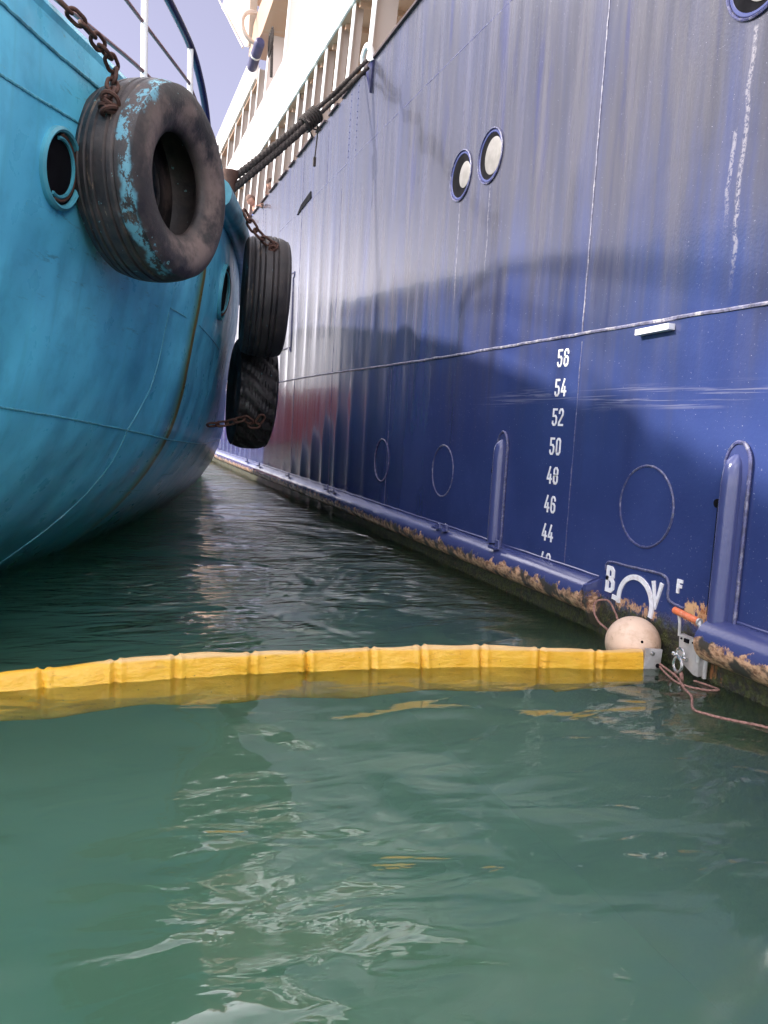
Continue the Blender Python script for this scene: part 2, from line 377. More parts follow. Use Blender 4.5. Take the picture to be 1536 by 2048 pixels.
def mat_rubber(name, paint=0.0, tan=.3, k=1.0):
    b = NB(name); v = b.obj(); x, y, z = b.xyz(v)
    n = b.noise(v, 7, 6, .65)
    c = b.mix(b.ramp(n, .35, .7), (.020 * k, .018 * k, .020 * k), (.060 * k, .050 * k, .048 * k))
    rr = b.math('SQRT', b.math('ADD', b.math('MULTIPLY', y, y), b.math('MULTIPLY', z, z)))
    if tan:
        lip = b.math('MULTIPLY', b.ramp(rr, .27, .33), b.ramp(rr, .40, .50, 1, 0))
        dust = b.math('MULTIPLY', b.ramp(b.noise(v, 3.2, 5, .65), .42, .62), b.math('ADD', .25, lip))
        c = b.mix(b.math('MULTIPLY', dust, tan), c, (.26, .19, .16))
        tr = b.math('MULTIPLY', b.ramp(b.noise(b.scale(v, (9, 2, 2)), 2.0, 5, .7), .60, .66), b.ramp(rr, .5, .56))
        c = b.mix(b.math('MULTIPLY', tr, tan), c, (.38, .27, .17))
    if paint:
        # turquoise paint rubbed onto the outer shoulder, in patches round the rim
        xs = b.math('ADD', x, b.math('MULTIPLY', b.math('SUBTRACT', b.noise(v, 5, 4), .5), .16))
        ring = b.math('MULTIPLY', b.ramp(xs, .10, .125), b.ramp(xs, .165, .19, 1, 0))
        ring = b.math('MULTIPLY', ring, b.ramp(rr, .455, .48))
        side = b.ramp(y, -.12, -.02, 1, 0)
        pat = b.ramp(b.noise(b.scale(v, (1.6, 1, 1)), 7, 8, .78), .48, .52)
        c = b.mix(b.math('MULTIPLY', b.math('MULTIPLY', ring, pat), b.math('MULTIPLY', side, paint)), c, (.13, .34, .42))
        spots = b.math('MULTIPLY', b.ramp(b.noise(b.scale(v, (1, 1, 1)), 24, 3), .70, .72), b.ramp(rr, .3, .5))
        c = b.mix(b.math('MULTIPLY', spots, .7), c, (.2, .42, .44))
    else:
        spots = b.ramp(b.noise(v, 17, 3), .715, .73)
        c = b.mix(b.math('MULTIPLY', spots, .6), c, (.12, .3, .34))
    return b.bsdf(c, b.ramp(n, .3, .7, .42, .68), 0, b.bump(b.noise(v, 60, 5, .7), .45, .006, b.bump(n, .3, .02)))
def mat_rust(name):
    b = NB(name); v = b.obj(); n = b.noise(v, 40, 5, .7)
    return b.bsdf(b.mix(n, (.035, .018, .014), (.13, .055, .035)), .75, .2, b.bump(b.noise(v, 120, 4), .6, .003))
def mat_white(name, col=(.80, .79, .77), dirty=.35):
    b = NB(name); p = b.pos(); x, y, z = b.xyz(p)
    st = b.noise(b.comb(x, b.math('MULTIPLY', y, 5), b.math('MULTIPLY', z, .7)), 1, 5)
    c = b.mix(b.ramp(st, .55, .75, 0, dirty), col, (.50, .44, .38))
    return b.bsdf(c, .38, 0, b.bump(b.noise(p, 2.5, 3), .15, .02))
def mat_boom():
    b = NB("yellow_boom_fabric"); p = b.pos(); x, y, z = b.xyz(p)
    n = b.noise(p, 5, 6, .65); n2 = b.noise(b.scale(p, (3, 3, 14)), 3, 5, .7)
    c = b.mix(b.ramp(n, .35, .65), (.96, .60, .07), (.92, .52, .045))
    c = b.mix(b.ramp(n2, .54, .74, 0, .55), c, (.45, .19, .03))
    c = b.mix(b.math('MULTIPLY', b.ramp(b.noise(p, 40, 4, .7), .66, .70), .7), c, (.20, .10, .03))
    c = b.mix(b.ramp(z, .082, .096, 0, .55), c, (.75, .60, .42))
    n1 = b.bump(b.noise(b.scale(p, (2.2, 1, 5)), 3, 4, .6), .5, .03)
    mtl = b.bsdf(c, .36, 0, b.bump(b.noise(p, 160, 2), .15, .002, n1))
    # thin PVC cloth lets light through
    tr = b.n('BsdfTranslucent'); b.put(tr.inputs[0], c); mx = b.n('MixShader'); mx.inputs[0].default_value = .30
    b.t.links.new(b.p.outputs[0], mx.inputs[1]); b.t.links.new(tr.outputs[0], mx.inputs[2]); b.t.links.new(mx.outputs[0], b.out.inputs[0])
    return mtl
def mat_water():
    b = NB("harbour_water"); p = b.pos(); x, y, z = b.xyz(p)
    v = b.comb(b.math('MULTIPLY', x, .75), y, 0)
    n_big = b.noise(v, 1.9, 1, .4, .8)
    n_mid = b.noise(b.comb(b.math('MULTIPLY', x, .45), y, 0), 5.5, 1.6, .45, 1.3)
    n_fine = b.noise(b.comb(b.math('MULTIPLY', x, .32), y, 0), 15, 3, .55, .8)
    gust = b.ramp(b.noise(b.comb(x, y, 3.3), .55, 3, .6, .8), .42, .62, .25, 1.0)
    far = b.ramp(y, 3.5, 5.2, .2, 2.2)
    k1 = b.bump(n_big, .9, .065)
    hm = b.math('MULTIPLY', n_mid, b.math('MULTIPLY', gust, b.math('ADD', b.ramp(y, 3.5, 5.4, .27, 1.7), b.ramp(y, 1.9, 2.5, .30, 0))))
    k2 = b.bump(hm, .9, .042, k1)
    k3 = b.bump(b.math('MULTIPLY', n_fine, b.math('MULTIPLY', gust, far)), .85, .013, k2)
    gl = b.n('BsdfGlossy'); gl.inputs['Roughness'].default_value = .02; gl.inputs['Color'].default_value = (1, 1, 1, 1); b.put(gl.inputs['Normal'], k3)
    tp = b.n('BsdfTransparent'); tp.inputs[0].default_value = (.97, 1, .98, 1)
    fr = b.n('Fresnel'); b.put(fr.inputs[0], b.math('ADD', b.ramp(y, 3.55, 5.2, 1.31, 2.0), b.ramp(y, 2.1, 2.9, .22, 0))); b.put(fr.inputs['Normal'], k3)  # index raised far off and nearest to strengthen the reflection streaks
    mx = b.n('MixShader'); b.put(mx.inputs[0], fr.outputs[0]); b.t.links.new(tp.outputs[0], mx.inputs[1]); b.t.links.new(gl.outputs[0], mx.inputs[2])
    b.t.links.new(mx.outputs[0], b.out.inputs[0])
    # turbid harbour water: green scattering and absorption
    va = b.n('VolumeAbsorption'); va.inputs['Color'].default_value = (.05, .80, .52, 1); va.inputs['Density'].default_value = .26
    vs = b.n('VolumeScatter'); vs.inputs['Color'].default_value = (.78, 1.0, .76, 1); vs.inputs['Density'].default_value = .40; vs.inputs['Anisotropy'].default_value = .1
    ad = b.n('AddShader'); b.t.links.new(va.outputs[0], ad.inputs[0]); b.t.links.new(vs.outputs[0], ad.inputs[1])
    b.t.links.new(ad.outputs[0], b.out.inputs['Volume'])
    return b.m
def mat_bed():
    b = NB("turbid_green_water"); p = b.pos(); n = b.noise(p, .5, 3)
    return b.bsdf(b.mix(n, (.17, .43, .26), (.22, .50, .31)), 1.0)
M = dict(
    hull=mat_blue_hull(), navy=mat_navy("navy_fitting_paint"), strake=mat_navy("worn_navy_strake_paint", 1.0), teal=mat_teal(),
    tyre_a=mat_rubber("painted_scuffed_rubber", 1.0, .62, .72), tyre_b=mat_rubber("dusty_black_rubber", 0, .18, .55), tyre_c=mat_rubber("black_rubber", 0, .03, .3),
    rust=mat_rust("rusty_chain_steel"), white=mat_white("white_ship_paint"), cream=mat_white("cream_ship_paint", (.56, .47, .40), .2),
    web=mat_white("shaded_post_side_paint", (.54, .47, .43), .2), tan=mat_white("tan_deckhead_paint", (.50, .33, .23), .3), boom=mat_boom(), water=mat_water(), bed=mat_bed(),  # web: shade on the posts' sides put into a darker cream
    teal_trim=m_simple("turquoise_trim_paint", (.075, .34, .43), .35, dirt=(.02, .10, .16)),
    teal_weld=m_simple("turquoise_weld_paint", (.10, .40, .50), .35),
    dark=m_simple("dark_void", (.006, .006, .008), .9), rim=m_simple("dark_brown_edge", (.035, .018, .022), .7),  # rim: even dark brown along the bulwark top
    markwhite=m_simple("white_mark_paint", (.82, .82, .84), .5, var=.12, sc=30, dirt=(.35, .2, .13), dirt_amt=.35),
    weld=m_simple("painted_weld", (.075, .08, .19), .3, sc=40, var=.5, bump=.6, dirt=(.35, .34, .38), dirt_amt=.5),
    weldlight=m_simple("chalky_weld", (.16, .16, .25), .45, sc=35, var=.5, bump=.7, dirt=(.5, .48, .48), dirt_amt=.7),
    rope=m_simple("dark_tarred_rope", (.045, .034, .030), .9, sc=60, var=.6, bump=.8), cord=m_simple("pinkish_brown_cord", (.28, .15, .12), .85, sc=80, var=.4, bump=.6),
    galv=m_simple("dull_galvanised_steel", (.52, .51, .50), .42, .35, sc=14, var=.2, dirt=(.25, .2, .15), dirt_amt=.4), steel=m_simple("bright_steel", (.6, .6, .6), .25, .9),
    orange=m_simple("faded_orange_plastic", (.72, .17, .06), .5, sc=30, dirt=(.6, .4, .3)),
    peel=m_simple("peeling_rusty_primer", (.60, .34, .17), .8, sc=18, var=.35, dirt=(.07, .035, .02), dirt_amt=1.0, bump=.7),
    glass=m_simple("dusky_glass", (.04, .045, .05), .08), blind=m_simple("white_deadlight", (.20, .19, .175), .5, sc=9),
    bluepipe=m_simple("dark_blue_rail_paint", (.012, .014, .07), .3), pinkwire=m_simple("reddish_wire_rope", (.30, .17, .17), .7, sc=50),
    skin=m_simple("skin", (.62, .33, .24), .5), hair=m_simple("dark_brown_hair", (.07, .04, .03), .8), greyhair=m_simple("greying_hair", (.22, .14, .11), .8),
    shirt_pale=m_simple("pale_blue_shirt", (.45, .50, .72), .8), shirt_blue=m_simple("blue_shirt", (.08, .12, .42), .8), trousers=m_simple("dark_trousers", (.03, .03, .04), .9),
    canvas=m_simple("dark_blue_raft_case", (.05, .05, .13), .5),
)
def mat_buoy():
    b = NB("stained_cream_buoy"); v = b.obj(); x, y, z = b.xyz(v)
    c = b.mix(b.ramp(b.noise(v, 9, 6, .7), .4, .65), (.68, .50, .36), (.55, .38, .26))
    c = b.mix(b.ramp(b.noise(v, 40, 5, .7), .63, .70, 0, .8), c, (.22, .11, .06))
    c = b.mix(b.ramp(z, -.12, .0, .5, 0), c, (.40, .22, .12))
    return b.bsdf(c, .42, 0, b.bump(b.noise(v, 40, 4), .12, .004))
M['buoy'] = mat_buoy()
for q_ in M['dark'].node_tree.nodes:
    if q_.type == 'BSDF_PRINCIPLED': q_.inputs['Specular IOR Level'].default_value = .08

# ------------------------------------------------------------------ water
mb = MB()
mb.box((60, 60, -2.0), (500, 500, 4.0))
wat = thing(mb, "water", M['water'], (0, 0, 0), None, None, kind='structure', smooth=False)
mb = MB(); mb.add([(-189, -189, -3.6), (309, -189, -3.6), (309, 309, -3.6), (-189, 309, -3.6)], [(0, 1, 2, 3)])
thing(mb, "harbour_bed", M['bed'], (0, 0, -3.6), None, None, kind='structure', smooth=False)

# ================================================================== BLUE SHIP
HX = 2.94
ship = empty("blue_ship", (HX, 10, 0), "large navy blue ship with white upper decks on the right", "ship")
HT = 5.43
def plate(y, z):     # hungry-horse denting between frames, real geometry
    fr = abs(((y - 4.46) / .62) % 1.0 - .5) * 2
    a = .003 + .016 * min(max((y - 6.5) / 5, 0), 1)
    a *= .55 + .45 * math.sin(z * 1.9 + y * .7)
    d = a * (1 - fr ** 3) * min(max((HT - z) / .8, 0), 1)
    d += .004 * math.sin(y * .9 + z * .5)
    return d
mb = MB()
ys = list(np.arange(-8, 1.6, .8)) + list(np.arange(1.6, 22, .0775)) + list(np.arange(22, 47, .8)); zs = list(np.arange(-1.6, HT, .11)) + [HT]
mb.grid(lambda i, j: Vector((HX + plate(ys[i], zs[j]), ys[i], zs[j])), len(ys), len(zs))
Y0, Y1 = ys[0], ys[-1]
mb.add([(HX + 12, Y0, -1.6), (HX + 12, Y1, -1.6), (HX + 12, Y1, 4.3), (HX + 12, Y0, 4.3)], [(0, 1, 2, 3)])
mb.add([(HX + .02, Y0, -1.6), (HX + 12, Y0, -1.6), (HX + 12, Y0, 4.3), (HX + .02, Y0, HT)], [(0, 1, 2, 3)])
mb.add([(HX + .02, Y1, -1.6), (HX + 12, Y1, -1.6), (HX + 12, Y1, 4.3), (HX + .02, Y1, HT)], [(0, 1, 2, 3)])
mb.add([(HX + .02, Y0, HT), (HX + .09, Y0, HT), (HX + .09, Y1, HT), (HX + .02, Y1, HT)], [(0, 1, 2, 3)])
mb.add([(HX + .09, Y0, HT), (HX + .09, Y0, 4.3), (HX + .09, Y1, 4.3), (HX + .09, Y1, HT)], [(0, 1, 2, 3)])
part(mb, "hull", M['hull'], ship, angle=60)
def sx(z): return 2.985 + .06 * (z - 5.43)          # superstructure side leans inboard
# gallery
mb = MB(); mb.box((8.9, 19.5, 4.33), (11.6, 54, .06)); part(mb, "deck", M['cream'], ship, False)
mb = MB(); mb.box((4.75, 19.5, 5.5), (.1, 54, 2.3)); part(mb, "inner_wall", M['cream'], ship, False)
mb = MB()
mb.box((4.0, 19.5, 6.70), (1.9, 54, .05))
for i in range(80): mb.box((3.95, -6.2 + i * .64, 6.64), (1.7, .05, .07))
part(mb, "deckhead", M['tan'], ship, False)
for i, yy in enumerate([11.0, 13.2, 15.6, 18.6, 21.5, 8.2, 5.5]):
    mb = MB(); mb.box((4.68, yy, 5.55), (.05, .75 if i % 2 else 1.1, .55 if i % 2 else 1.7), bevel=.02); part(mb, "window" if i % 2 else "door", M['glass'] if i % 2 else M['tan'], ship, False)
# rim of the bulwark, interrupted
mb = MB(); y = -8.0
gaps = [9.6, 10.54, 11.19, 11.9, 13.09, 13.66, 14.46, 15.3, 17.01]
edges = [-8] + sorted(gaps) + [30]
for a, b_ in zip(edges[:-1], edges[1:]):
    mb.box((HX + .03, (a + b_) / 2, HT + .012), (.13, b_ - a - (.22 if a > 0 else .1), .03), bevel=.01)
part(mb, "bulwark_rim", M['rim'], ship)
PY = [9.6, 10.54, 11.19, 11.9, 12.5, 13.09, 13.66, 14.46, 15.3, 16.1, 17.01, 17.9, 18.8, 19.7, 20.7, 21.8, 7.2, 4.8, 2.4]
for k, py in enumerate(PY):
    mb = MB(); w_ = .12 if k else .16; dd = .13 if k else .30
    z0, z1 = 5.40, 6.72; x0, x1 = sx(z0) - .005, sx(z1) - .005
    q = [(x0, py - w_ / 2, z0), (x0, py + w_ / 2, z0), (x1, py + w_ / 2, z1), (x1, py - w_ / 2, z1)]
    mb.prism(q, (1, 0, 0), .014)
    mb.box((x0 + .03, py, z0 + .03), (.10, w_ + .08, .05), bevel=.015)
    o = part(mb, "post", M['white'], ship, False)
    mb = MB(); q = [(x0 + .0142, py - .008 + .03, z0 + .02), (x0 + .0142, py + .008 + .03, z0 + .02), (x1 + .0142, py + .008 + .03, z1), (x1 + .0142, py - .008 + .03, z1)]
    mb.prism(q, (1, 0, 0), dd); part(mb, "web", M['web'], o, False)
# bands (solid white bulwarks)
def band(name, z0, z1, y0, y1, mat, slant=0):
    mb = MB(); q = [(sx(z0) - .02, y0 + slant, z0), (sx(z0) - .02, y1, z0), (sx(z1) - .02, y1, z1), (sx(z1) - .02, y0, z1)]
    mb.prism(q, (1, 0, 0), .10)
    mb.tube([(sx(z1) - .01, y0, z1), (sx(z1) - .01, y1, z1)], .03, 8)
    mb.tube([(sx(z0) - .03, y0 + slant, z0 + .01), (sx(z0) - .03, y1, z0 + .01)], .018, 6)
    return part(mb, name, mat, ship, True)
band("deck_bulwark", 6.68, 7.83, -7.5, 46, M['white'])
band("upper_bulwark", 8.78, 9.63, 19.3, 46, M['white'], -.7)
# upper level
mb = MB(); mb.box((9, 30.5, 6.84), (11.6, 32, .08)); mb.box((9, 3.5, 6.84), (11.6, 22, .08)); part(mb, "upper_deck", M['cream'], ship, False)
mb = MB(); mb.box((8.6, 30.9, 8.1), (7.8, 30, 2.4)); part(mb, "deckhouse", M['cream'], ship, False)
mb = MB(); mb.box((4.2, 32, 8.75), (2.0, 27, .08)); part(mb, "upper_deckhead", M['tan'], ship, False)
for k, (py, z1) in enumerate([(17.3, 11.5), (15.4, 11.5), (14.2, 11.5), (18.3, 8.9), (19.2, 8.9), (20.3, 8.9), (21.4, 8.9), (22.6, 8.9), (24, 8.9)]):
    mb = MB(); z0 = 7.80; x0, x1 = sx(z0), sx(z1); w_ = .13 if k < 3 else .10; dd = .38 if k == 0 else (.24 if k < 3 else .13)
    mb.prism([(x0, py - w_ / 2, z0), (x0, py + w_ / 2, z0), (x1, py + w_ / 2, z1), (x1, py - w_ / 2, z1)], (1, 0, 0), .014)
    o = part(mb, "upper_post", M['white'], ship, False)
    mb = MB(); mb.prism([(x0 + .0142, py + .02, z0), (x0 + .0142, py + .036, z0), (x1 + .0142, py + .036, z1), (x1 + .0142, py + .02, z1)], (1, 0, 0), dd)
    part(mb, "web", M['web'], o, False)
for yy in (17.2, 18.6, 20.4, 22.5):
    for zz in (7.75, 9.55): 
        mb = MB(); mb.box((4.68, yy, zz + .1), (.05, .5, .95), bevel=.02); part(mb, "window", M['glass'], ship, False)
# bridge wing overhead with tapered bracket underneath
mb = MB()
mb.prism([(2.3, 13.0, 11.5), (7, 13.0, 11.5), (7, 22, 11.5), (2.3, 20.6, 11.5)], (0, 0, 1), .9)
part(mb, "bridge_wing", M['tan'], ship, False)
mb = MB()
mb.prism([(2.75, 17.0, 11.55), (2.75, 21.6, 11.55), (2.95, 18.9, 9.55), (3.0, 18.7, 9.5)], (1, 0, 0), .16)
mb.tube([(2.7, 21.9, 11.9), (2.9, 18.85, 9.5)], .02, 6)
part(mb, "wing_bracket", M['cream'], ship, False)
mb = MB()
mb.prism([(3.05, 15.5, 9.9), (3.05, 17.6, 9.9), (3.05, 18.9, 9.75), (3.05, 18.9, 9.35), (3.05, 17.3, 9.2), (3.05, 15.5, 9.4)], (1, 0, 0), 1.3)
part(mb, "wing_underside", M['tan'], ship, False)
# welds: long seams and butts
def wob(P, a=.003): return [Vector(p) + Vector((random.uniform(-a, a), random.uniform(-a, a), random.uniform(-a, a))) for p in P]
def hx(y, z): return HX + plate(y, z)
mb = MB(); mb.tube(wob([(hx(y, 1.868) - .001, y, 1.868 + .008 * math.sin(y * .7)) for y in np.arange(1.7, 21.5, .11)]), .011, 6)
part(mb, "weld_seam", M['weldlight'], ship)
mb = MB(); mb.tube(wob([(hx(y, 4.53) + .004, y, 4.53) for y in np.arange(1.7, 21.5, .2)], .001), .007, 6); part(mb, "weld_seam", M['weld'], ship)
for yy, z0, z1, r_, mt in ((4.46, 1.88, 5.4, .0065, 'weldlight'), (4.455, .35, 1.86, .0045, 'weld'), (8.05, .35, 1.86, .004, 'weld'), (12.55, .35, 5.4, .006, 'weld'), (11.1, 4.53, 5.4, .006, 'weld'), (10.35, .35, 4.5, .004, 'weld'), (2.2, .35, 5.4, .008, 'weld')):
    mb = MB(); mb.tube(wob([(hx(yy, z) + .001, yy, z) for z in np.arange(z0, z1, .07)], .0018), r_, 6); part(mb, "weld_seam", M[mt], ship)
# rivet rows hanging from the rail
for yy in (9.75, 10.05, 15.55, 15.8):
    mb = MB()
    mb.tube([(hx(yy, z) + .0035, yy + (5.4 - z) * .05, z) for z in np.arange(4.58, 5.40, .04)], .0045, 6)
    for z in np.arange(4.6, 5.38, .075): mb.lathe([(0, -.008), (.009, -.005), (.011, .003)], (hx(yy, z), yy + (5.4 - z) * .05, z), (1, 0, 0), 8)
    part(mb, "rivet_row", M['navy'], ship)
# welded-over circular openings
def ring(yc, zc, r, rr, mat, name, root, off=0.0, seg=72):
    mb = MB(); P = wob([(hx(yc, zc) - off, yc + r * math.cos(a), zc + r * math.sin(a)) for a in np.linspace(0, 2 * math.pi, seg, endpoint=False)], .0012)
    mb.tube(P, rr, 6, closed=True); return part(mb, name, mat, root)
for yc in (3.683, 6.536, 8.212, 1.9): ring(yc, .828, .232, .0075, M['weld'], "welded_circle", ship)
# shell door
mb = MB(); P = []
for (cy, cz, a0) in ((12.98, 2.42, -90), (13.72, 2.42, 0), (13.72, 3.62, 90), (12.98, 3.62, 180)):
    for a in np.linspace(a0, a0 + 90, 6): P.append((hx(cy, cz) - .002, cy + .08 * math.cos(math.radians(a)), cz + .08 * math.sin(math.radians(a))))
mb.tube(P, .012, 6, closed=True); part(mb, "shell_door", M['weld'], ship)
# dark slot (freeing port) by the upper seam
mb = MB(); mb.prism([(hx(12, 4.6) - .012, 11.95, 4.55), (hx(12, 4.6) - .012, 12.85, 4.50), (hx(12, 4.6) - .012, 12.6, 4.60), (hx(12, 4.6) - .012, 12.0, 4.66)], (1, 0, 0), .02)
part(mb, "freeing_port", M['dark'], ship, False)
# portholes
def porthole(yc, zc, r, root, closed=True):
    mb = MB(); mb.lathe([(r + .010, .0), (r + .011, -.012), (r + .004, -.017), (r, -.014), (r - .004, .002), (r - .006, .05)], (hx(yc, zc), yc, zc), (1, 0, 0), 64)
    o = part(mb, "porthole", M['weld'], root)
    mb = MB(); mb.lathe([(r - .006, -.004), (r - .010, -.008), (r - .022, -.008), (r - .026, -.004)], (hx(yc, zc), yc, zc), (1, 0, 0), 64); part(mb, "inner_ring", M['navy'], o)
    mb = MB(); mb.lathe([(0, -.003), (r - .032, -.003), (r - .005, -.003)], (hx(yc, zc), yc, zc), (1, 0, 0), 64); part(mb, "recess_shade", M['dark'], o)  # flat black disc stands in for the shade inside the porthole
    mb = MB(); mb.lathe([(0, -.0135), (r * (.46 if yc > 6.2 else .62), -.013), (r * (.53 if yc > 6.2 else .70), -.008)], (hx(yc, zc), yc - (.085 if yc > 6.2 else .055), zc - .012), (1, 0, 0), 48)
    part(mb, "deadlight", M['blind'], o)
for yc, zc in ((6.54, 3.415), (5.985, 3.42), (3.20, 3.465)): porthole(yc, zc, .205, ship)
# rubbing strake
def strake(y0, y1, cap0, cap1):
    mb = MB(); n = int((y1 - y0) / .12); k = 14
    def pt(i, j):
        y = y0 + (y1 - y0) * i / n; a = math.pi * (.5 + j / (k - 1))
        d = .003 * math.sin(y * 5.1) + .002 * math.sin(y * 13)
        return Vector((HX + .02 + (.155 + d) * math.cos(a) * 1.0, y, .222 + .12 * math.sin(a)))
    mb.grid(pt, n + 1, k)
    for i, c in ((0, cap0), (n, cap1)):
        if c: mb.add([pt(i, j) for j in range(k)], [tuple(range(k))])
    mb.tube(wob([(HX - .004, y, .347) for y in np.arange(y0, y1, .1)], .002), .008, 6)
    return part(mb, "rubbing_strake", M['strake'], ship)
strake(4.06, 34, True, False); strake(-6, 3.06, False, True)
mb = MB(); mb.prism([(HX - .118, 4.055, .19), (HX - .118, 4.055, .30), (HX + .02, 4.055, .342), (HX + .02, 4.055, .02), (HX - .06, 4.055, .06)], (0, -1, 0), .03)
part(mb, "strake_end_plate", M['strake'], ship, False)
# pads and lugs along the strake
for yy, h in ((5.25, .05), (6.2, .045), (6.35, .03), (9.7, .04), (10.0, .05), (12.3, .04), (14.8, .05), (16.1, .05)):
    mb = MB(); c = Vector((HX - .075, yy, .335))
    mb.tube([c + Vector((-.02, -.04, -.01)), c + Vector((-.015, -.03, h)), c + Vector((.0, .03, h)), c + Vector((0, .04, -.01))], .009, 6)
    mb.box(c + Vector((-.03, .02, -.005)), (.05, .10, .02), bevel=.004)
    part(mb, "lug", M['navy'], ship)
for yy in (17.2, 17.6): 
    mb = MB(); mb.box((HX - .02, yy, .62), (.05, .05, .12), bevel=.01); part(mb, "bracket", M['dark'], ship)
# fender guides (upright half-round channels with a welded border)
def guide(yc, z0, z1):
    ax = HX
    mb = MB(); hw = .056; P = []
    for a in np.linspace(0, math.pi, 20): P.append((ax - .0, yc - .02 + hw * 1.45 * math.cos(a), z1 - .11 + .12 * math.sin(a)))
    P = [(ax, yc - .02 + hw * 1.45, z0 - .02)] + P + [(ax, yc - .02 - hw * 1.45, z0 - .02)]
    P = [Vector(p) for p in P]
    mb.prism([p + Vector((-.014, 0, 0)) for p in P], (1, 0, 0), .02)
    o = part(mb, "guide_flange", M['navy'], ship, False)
    mb = MB(); mb.tube(wob([p + Vector((-.014, 0, 0)) for p in P], .0015), .010, 6); part(mb, "flange_weld", M['weld'], o)
    mb = MB(); n = 26; k = 15
    def pt(i, j):
        t = i / n; z = z0 + (z1 - .05 - z0) * t; a = math.pi * (j / (k - 1)); s = 1.0
        if t > .86: s = math.sqrt(max(0.0, 1 - ((t - .86) / .14) ** 2)) * .9 + .06
        return Vector((ax - .012 - .060 * math.sin(a) * s, yc + hw * math.cos(a) * (.35 + .65 * s if t > .86 else 1), z))
    mb.grid(pt, n + 1, k); mb.add([pt(0, j) for j in range(k)], [tuple(range(k))]); part(mb, "guide_channel", M['navy'], o)
    mb = MB(); mb.box((ax - .018, yc + hw + .006, (z0 + z1 - .3) / 2 + .02), (.03, .014, z1 - z0 - .34), bevel=.004); part(mb, "slot", M['dark'], o)
    mb = MB(); mb.lathe([(0, -.02), (.022, -.018), (.026, 0)], (ax - .02, yc + hw + .012, z1 - .30), (1, 0, 0), 16); part(mb, "drain_hole", M['dark'], o)
guide(5.43, .345, 1.20); guide(3.035, .30, 1.21)
# white batten
mb = MB(); mb.box((HX - .022, 3.72, 1.822), (.05, .285, .034), Matrix.Rotation(-.035, 3, 'X'), bevel=.004); part(mb, "white_batten", M['markwhite'], ship)
# ---- painted and welded marks (glyph polylines, x to the right as read, unit height)
G = {'0': [[(.1, 0.15), (.1, .85), (.22, 1), (.38, 1), (.5, .85), (.5, .15), (.38, 0), (.22, 0), (.1, .15)]],
     '2': [[(.1, .78), (.1, .86), (.22, 1), (.38, 1), (.5, .86), (.5, .66), (.1, .14), (.1, 0), (.52, 0)]],
     '4': [[(.34, 1), (.08, .30), (.08, .25), (.54, .25)], [(.42, .52), (.42, 0)]],
     '5': [[(.5, 1), (.12, 1), (.12, .58), (.38, .58), (.5, .45), (.5, .15), (.38, 0), (.2, 0), (.08, .12), (.08, .2)]],
     '6': [[(.5, .8), (.5, .87), (.38, 1), (.22, 1), (.1, .87), (.1, .13), (.22, 0), (.38, 0), (.5, .13), (.5, .43), (.38, .56), (.12, .56)]],
     '8': [[(.22, .53), (.1, .64), (.1, .87), (.22, 1), (.38, 1), (.5, .87), (.5, .64), (.38, .53), (.22, .53), (.1, .42), (.1, .13), (.22, 0), (.38, 0), (.5, .13), (.5, .42), (.38, .53)]],
     'B': [[(.1, .0), (.1, 1), (.36, 1), (.48, .9), (.48, .65), (.36, .53), (.1, .53)], [(.3, .53), (.40, .5), (.52, .38), (.52, .12), (.40, 0), (.1, 0)]],
     'V': [[(.02, 1), (.28, .03), (.54, 1)]], 'F': [[(.12, 0), (.12, .95), (.5, .95)], [(.12, .5), (.42, .5)]]}
def stroke(mb, pts, w_, y_, z_, h_, x_, th):
    P = [Vector((p[0], p[1])) * h_ for p in pts]; n = len(P); L = []; Rr = []
    for i in range(n):
        d0 = (P[i] - P[i - 1]).normalized() if i else (P[1] - P[0]).normalized()
        d1 = (P[i + 1] - P[i]).normalized() if i < n - 1 else d0
        t = (d0 + d1); t = t.normalized() if t.length > 1e-3 else d0
        nn = Vector((-t.y, t.x)); m_ = w_ / 2 / max(.55, nn.dot(Vector((-d0.y, d0.x))))
        e = (d0 * -w_ / 2 if i == 0 else (d1 * w_ / 2 if i == n - 1 else Vector((0, 0))))
        L.append(P[i] + nn * m_ + e); Rr.append(P[i] - nn * m_ + e)
    def W(q, xx): return Vector((xx, y_ - q.x, z_ + q.y))
    vs = [W(q, x_ - th) for q in L] + [W(q, x_ - th) for q in Rr] + [W(q, x_ + .004) for q in L] + [W(q, x_ + .004) for q in Rr]
    fs = []
    for i in range(n - 1):
        fs += [(i, i + 1, n + i + 1, n + i), (i, 2 * n + i, 2 * n + i + 1, i + 1), (n + i, n + i + 1, 3 * n + i + 1, 3 * n + i)]
    fs += [(0, n, 3 * n, 2 * n), (n - 1, 3 * n - 1, 4 * n - 1, 2 * n - 1)]
    mb.add(vs, fs)
for k, t in enumerate(("56", "54", "52", "50", "48", "46", "44", "42")):
    mb = MB(); zc = 1.727 - .1994 * k; h_ = .105
    for j, ch in enumerate(t):
        for q, pl in enumerate(G[ch]):
            stroke(mb, pl, .0142, 4.735 + .004 * k - .078 * j - .0, zc - h_ / 2, h_, hx(4.68, zc), .004 + .0006 * q)
    part(mb, "draught_mark", M['markwhite'], ship, False)
mb = MB()
for q, pl in enumerate(G['B']): stroke(mb, pl, .026, 3.985, .285, .135, HX, .008 + .001 * q)
part(mb, "letter_b", M['markwhite'], ship, False)
mb = MB(); stroke(mb, G['V'][0], .026, 3.555, .285, .125, HX, .008); part(mb, "letter_v", M['markwhite'], ship, False)
mb = MB()
for q, pl in enumerate(G['F']): stroke(mb, pl, .018, 3.365, .405, .062, HX, .006 + .001 * q)
part(mb, "letter_f", M['markwhite'], ship, False)
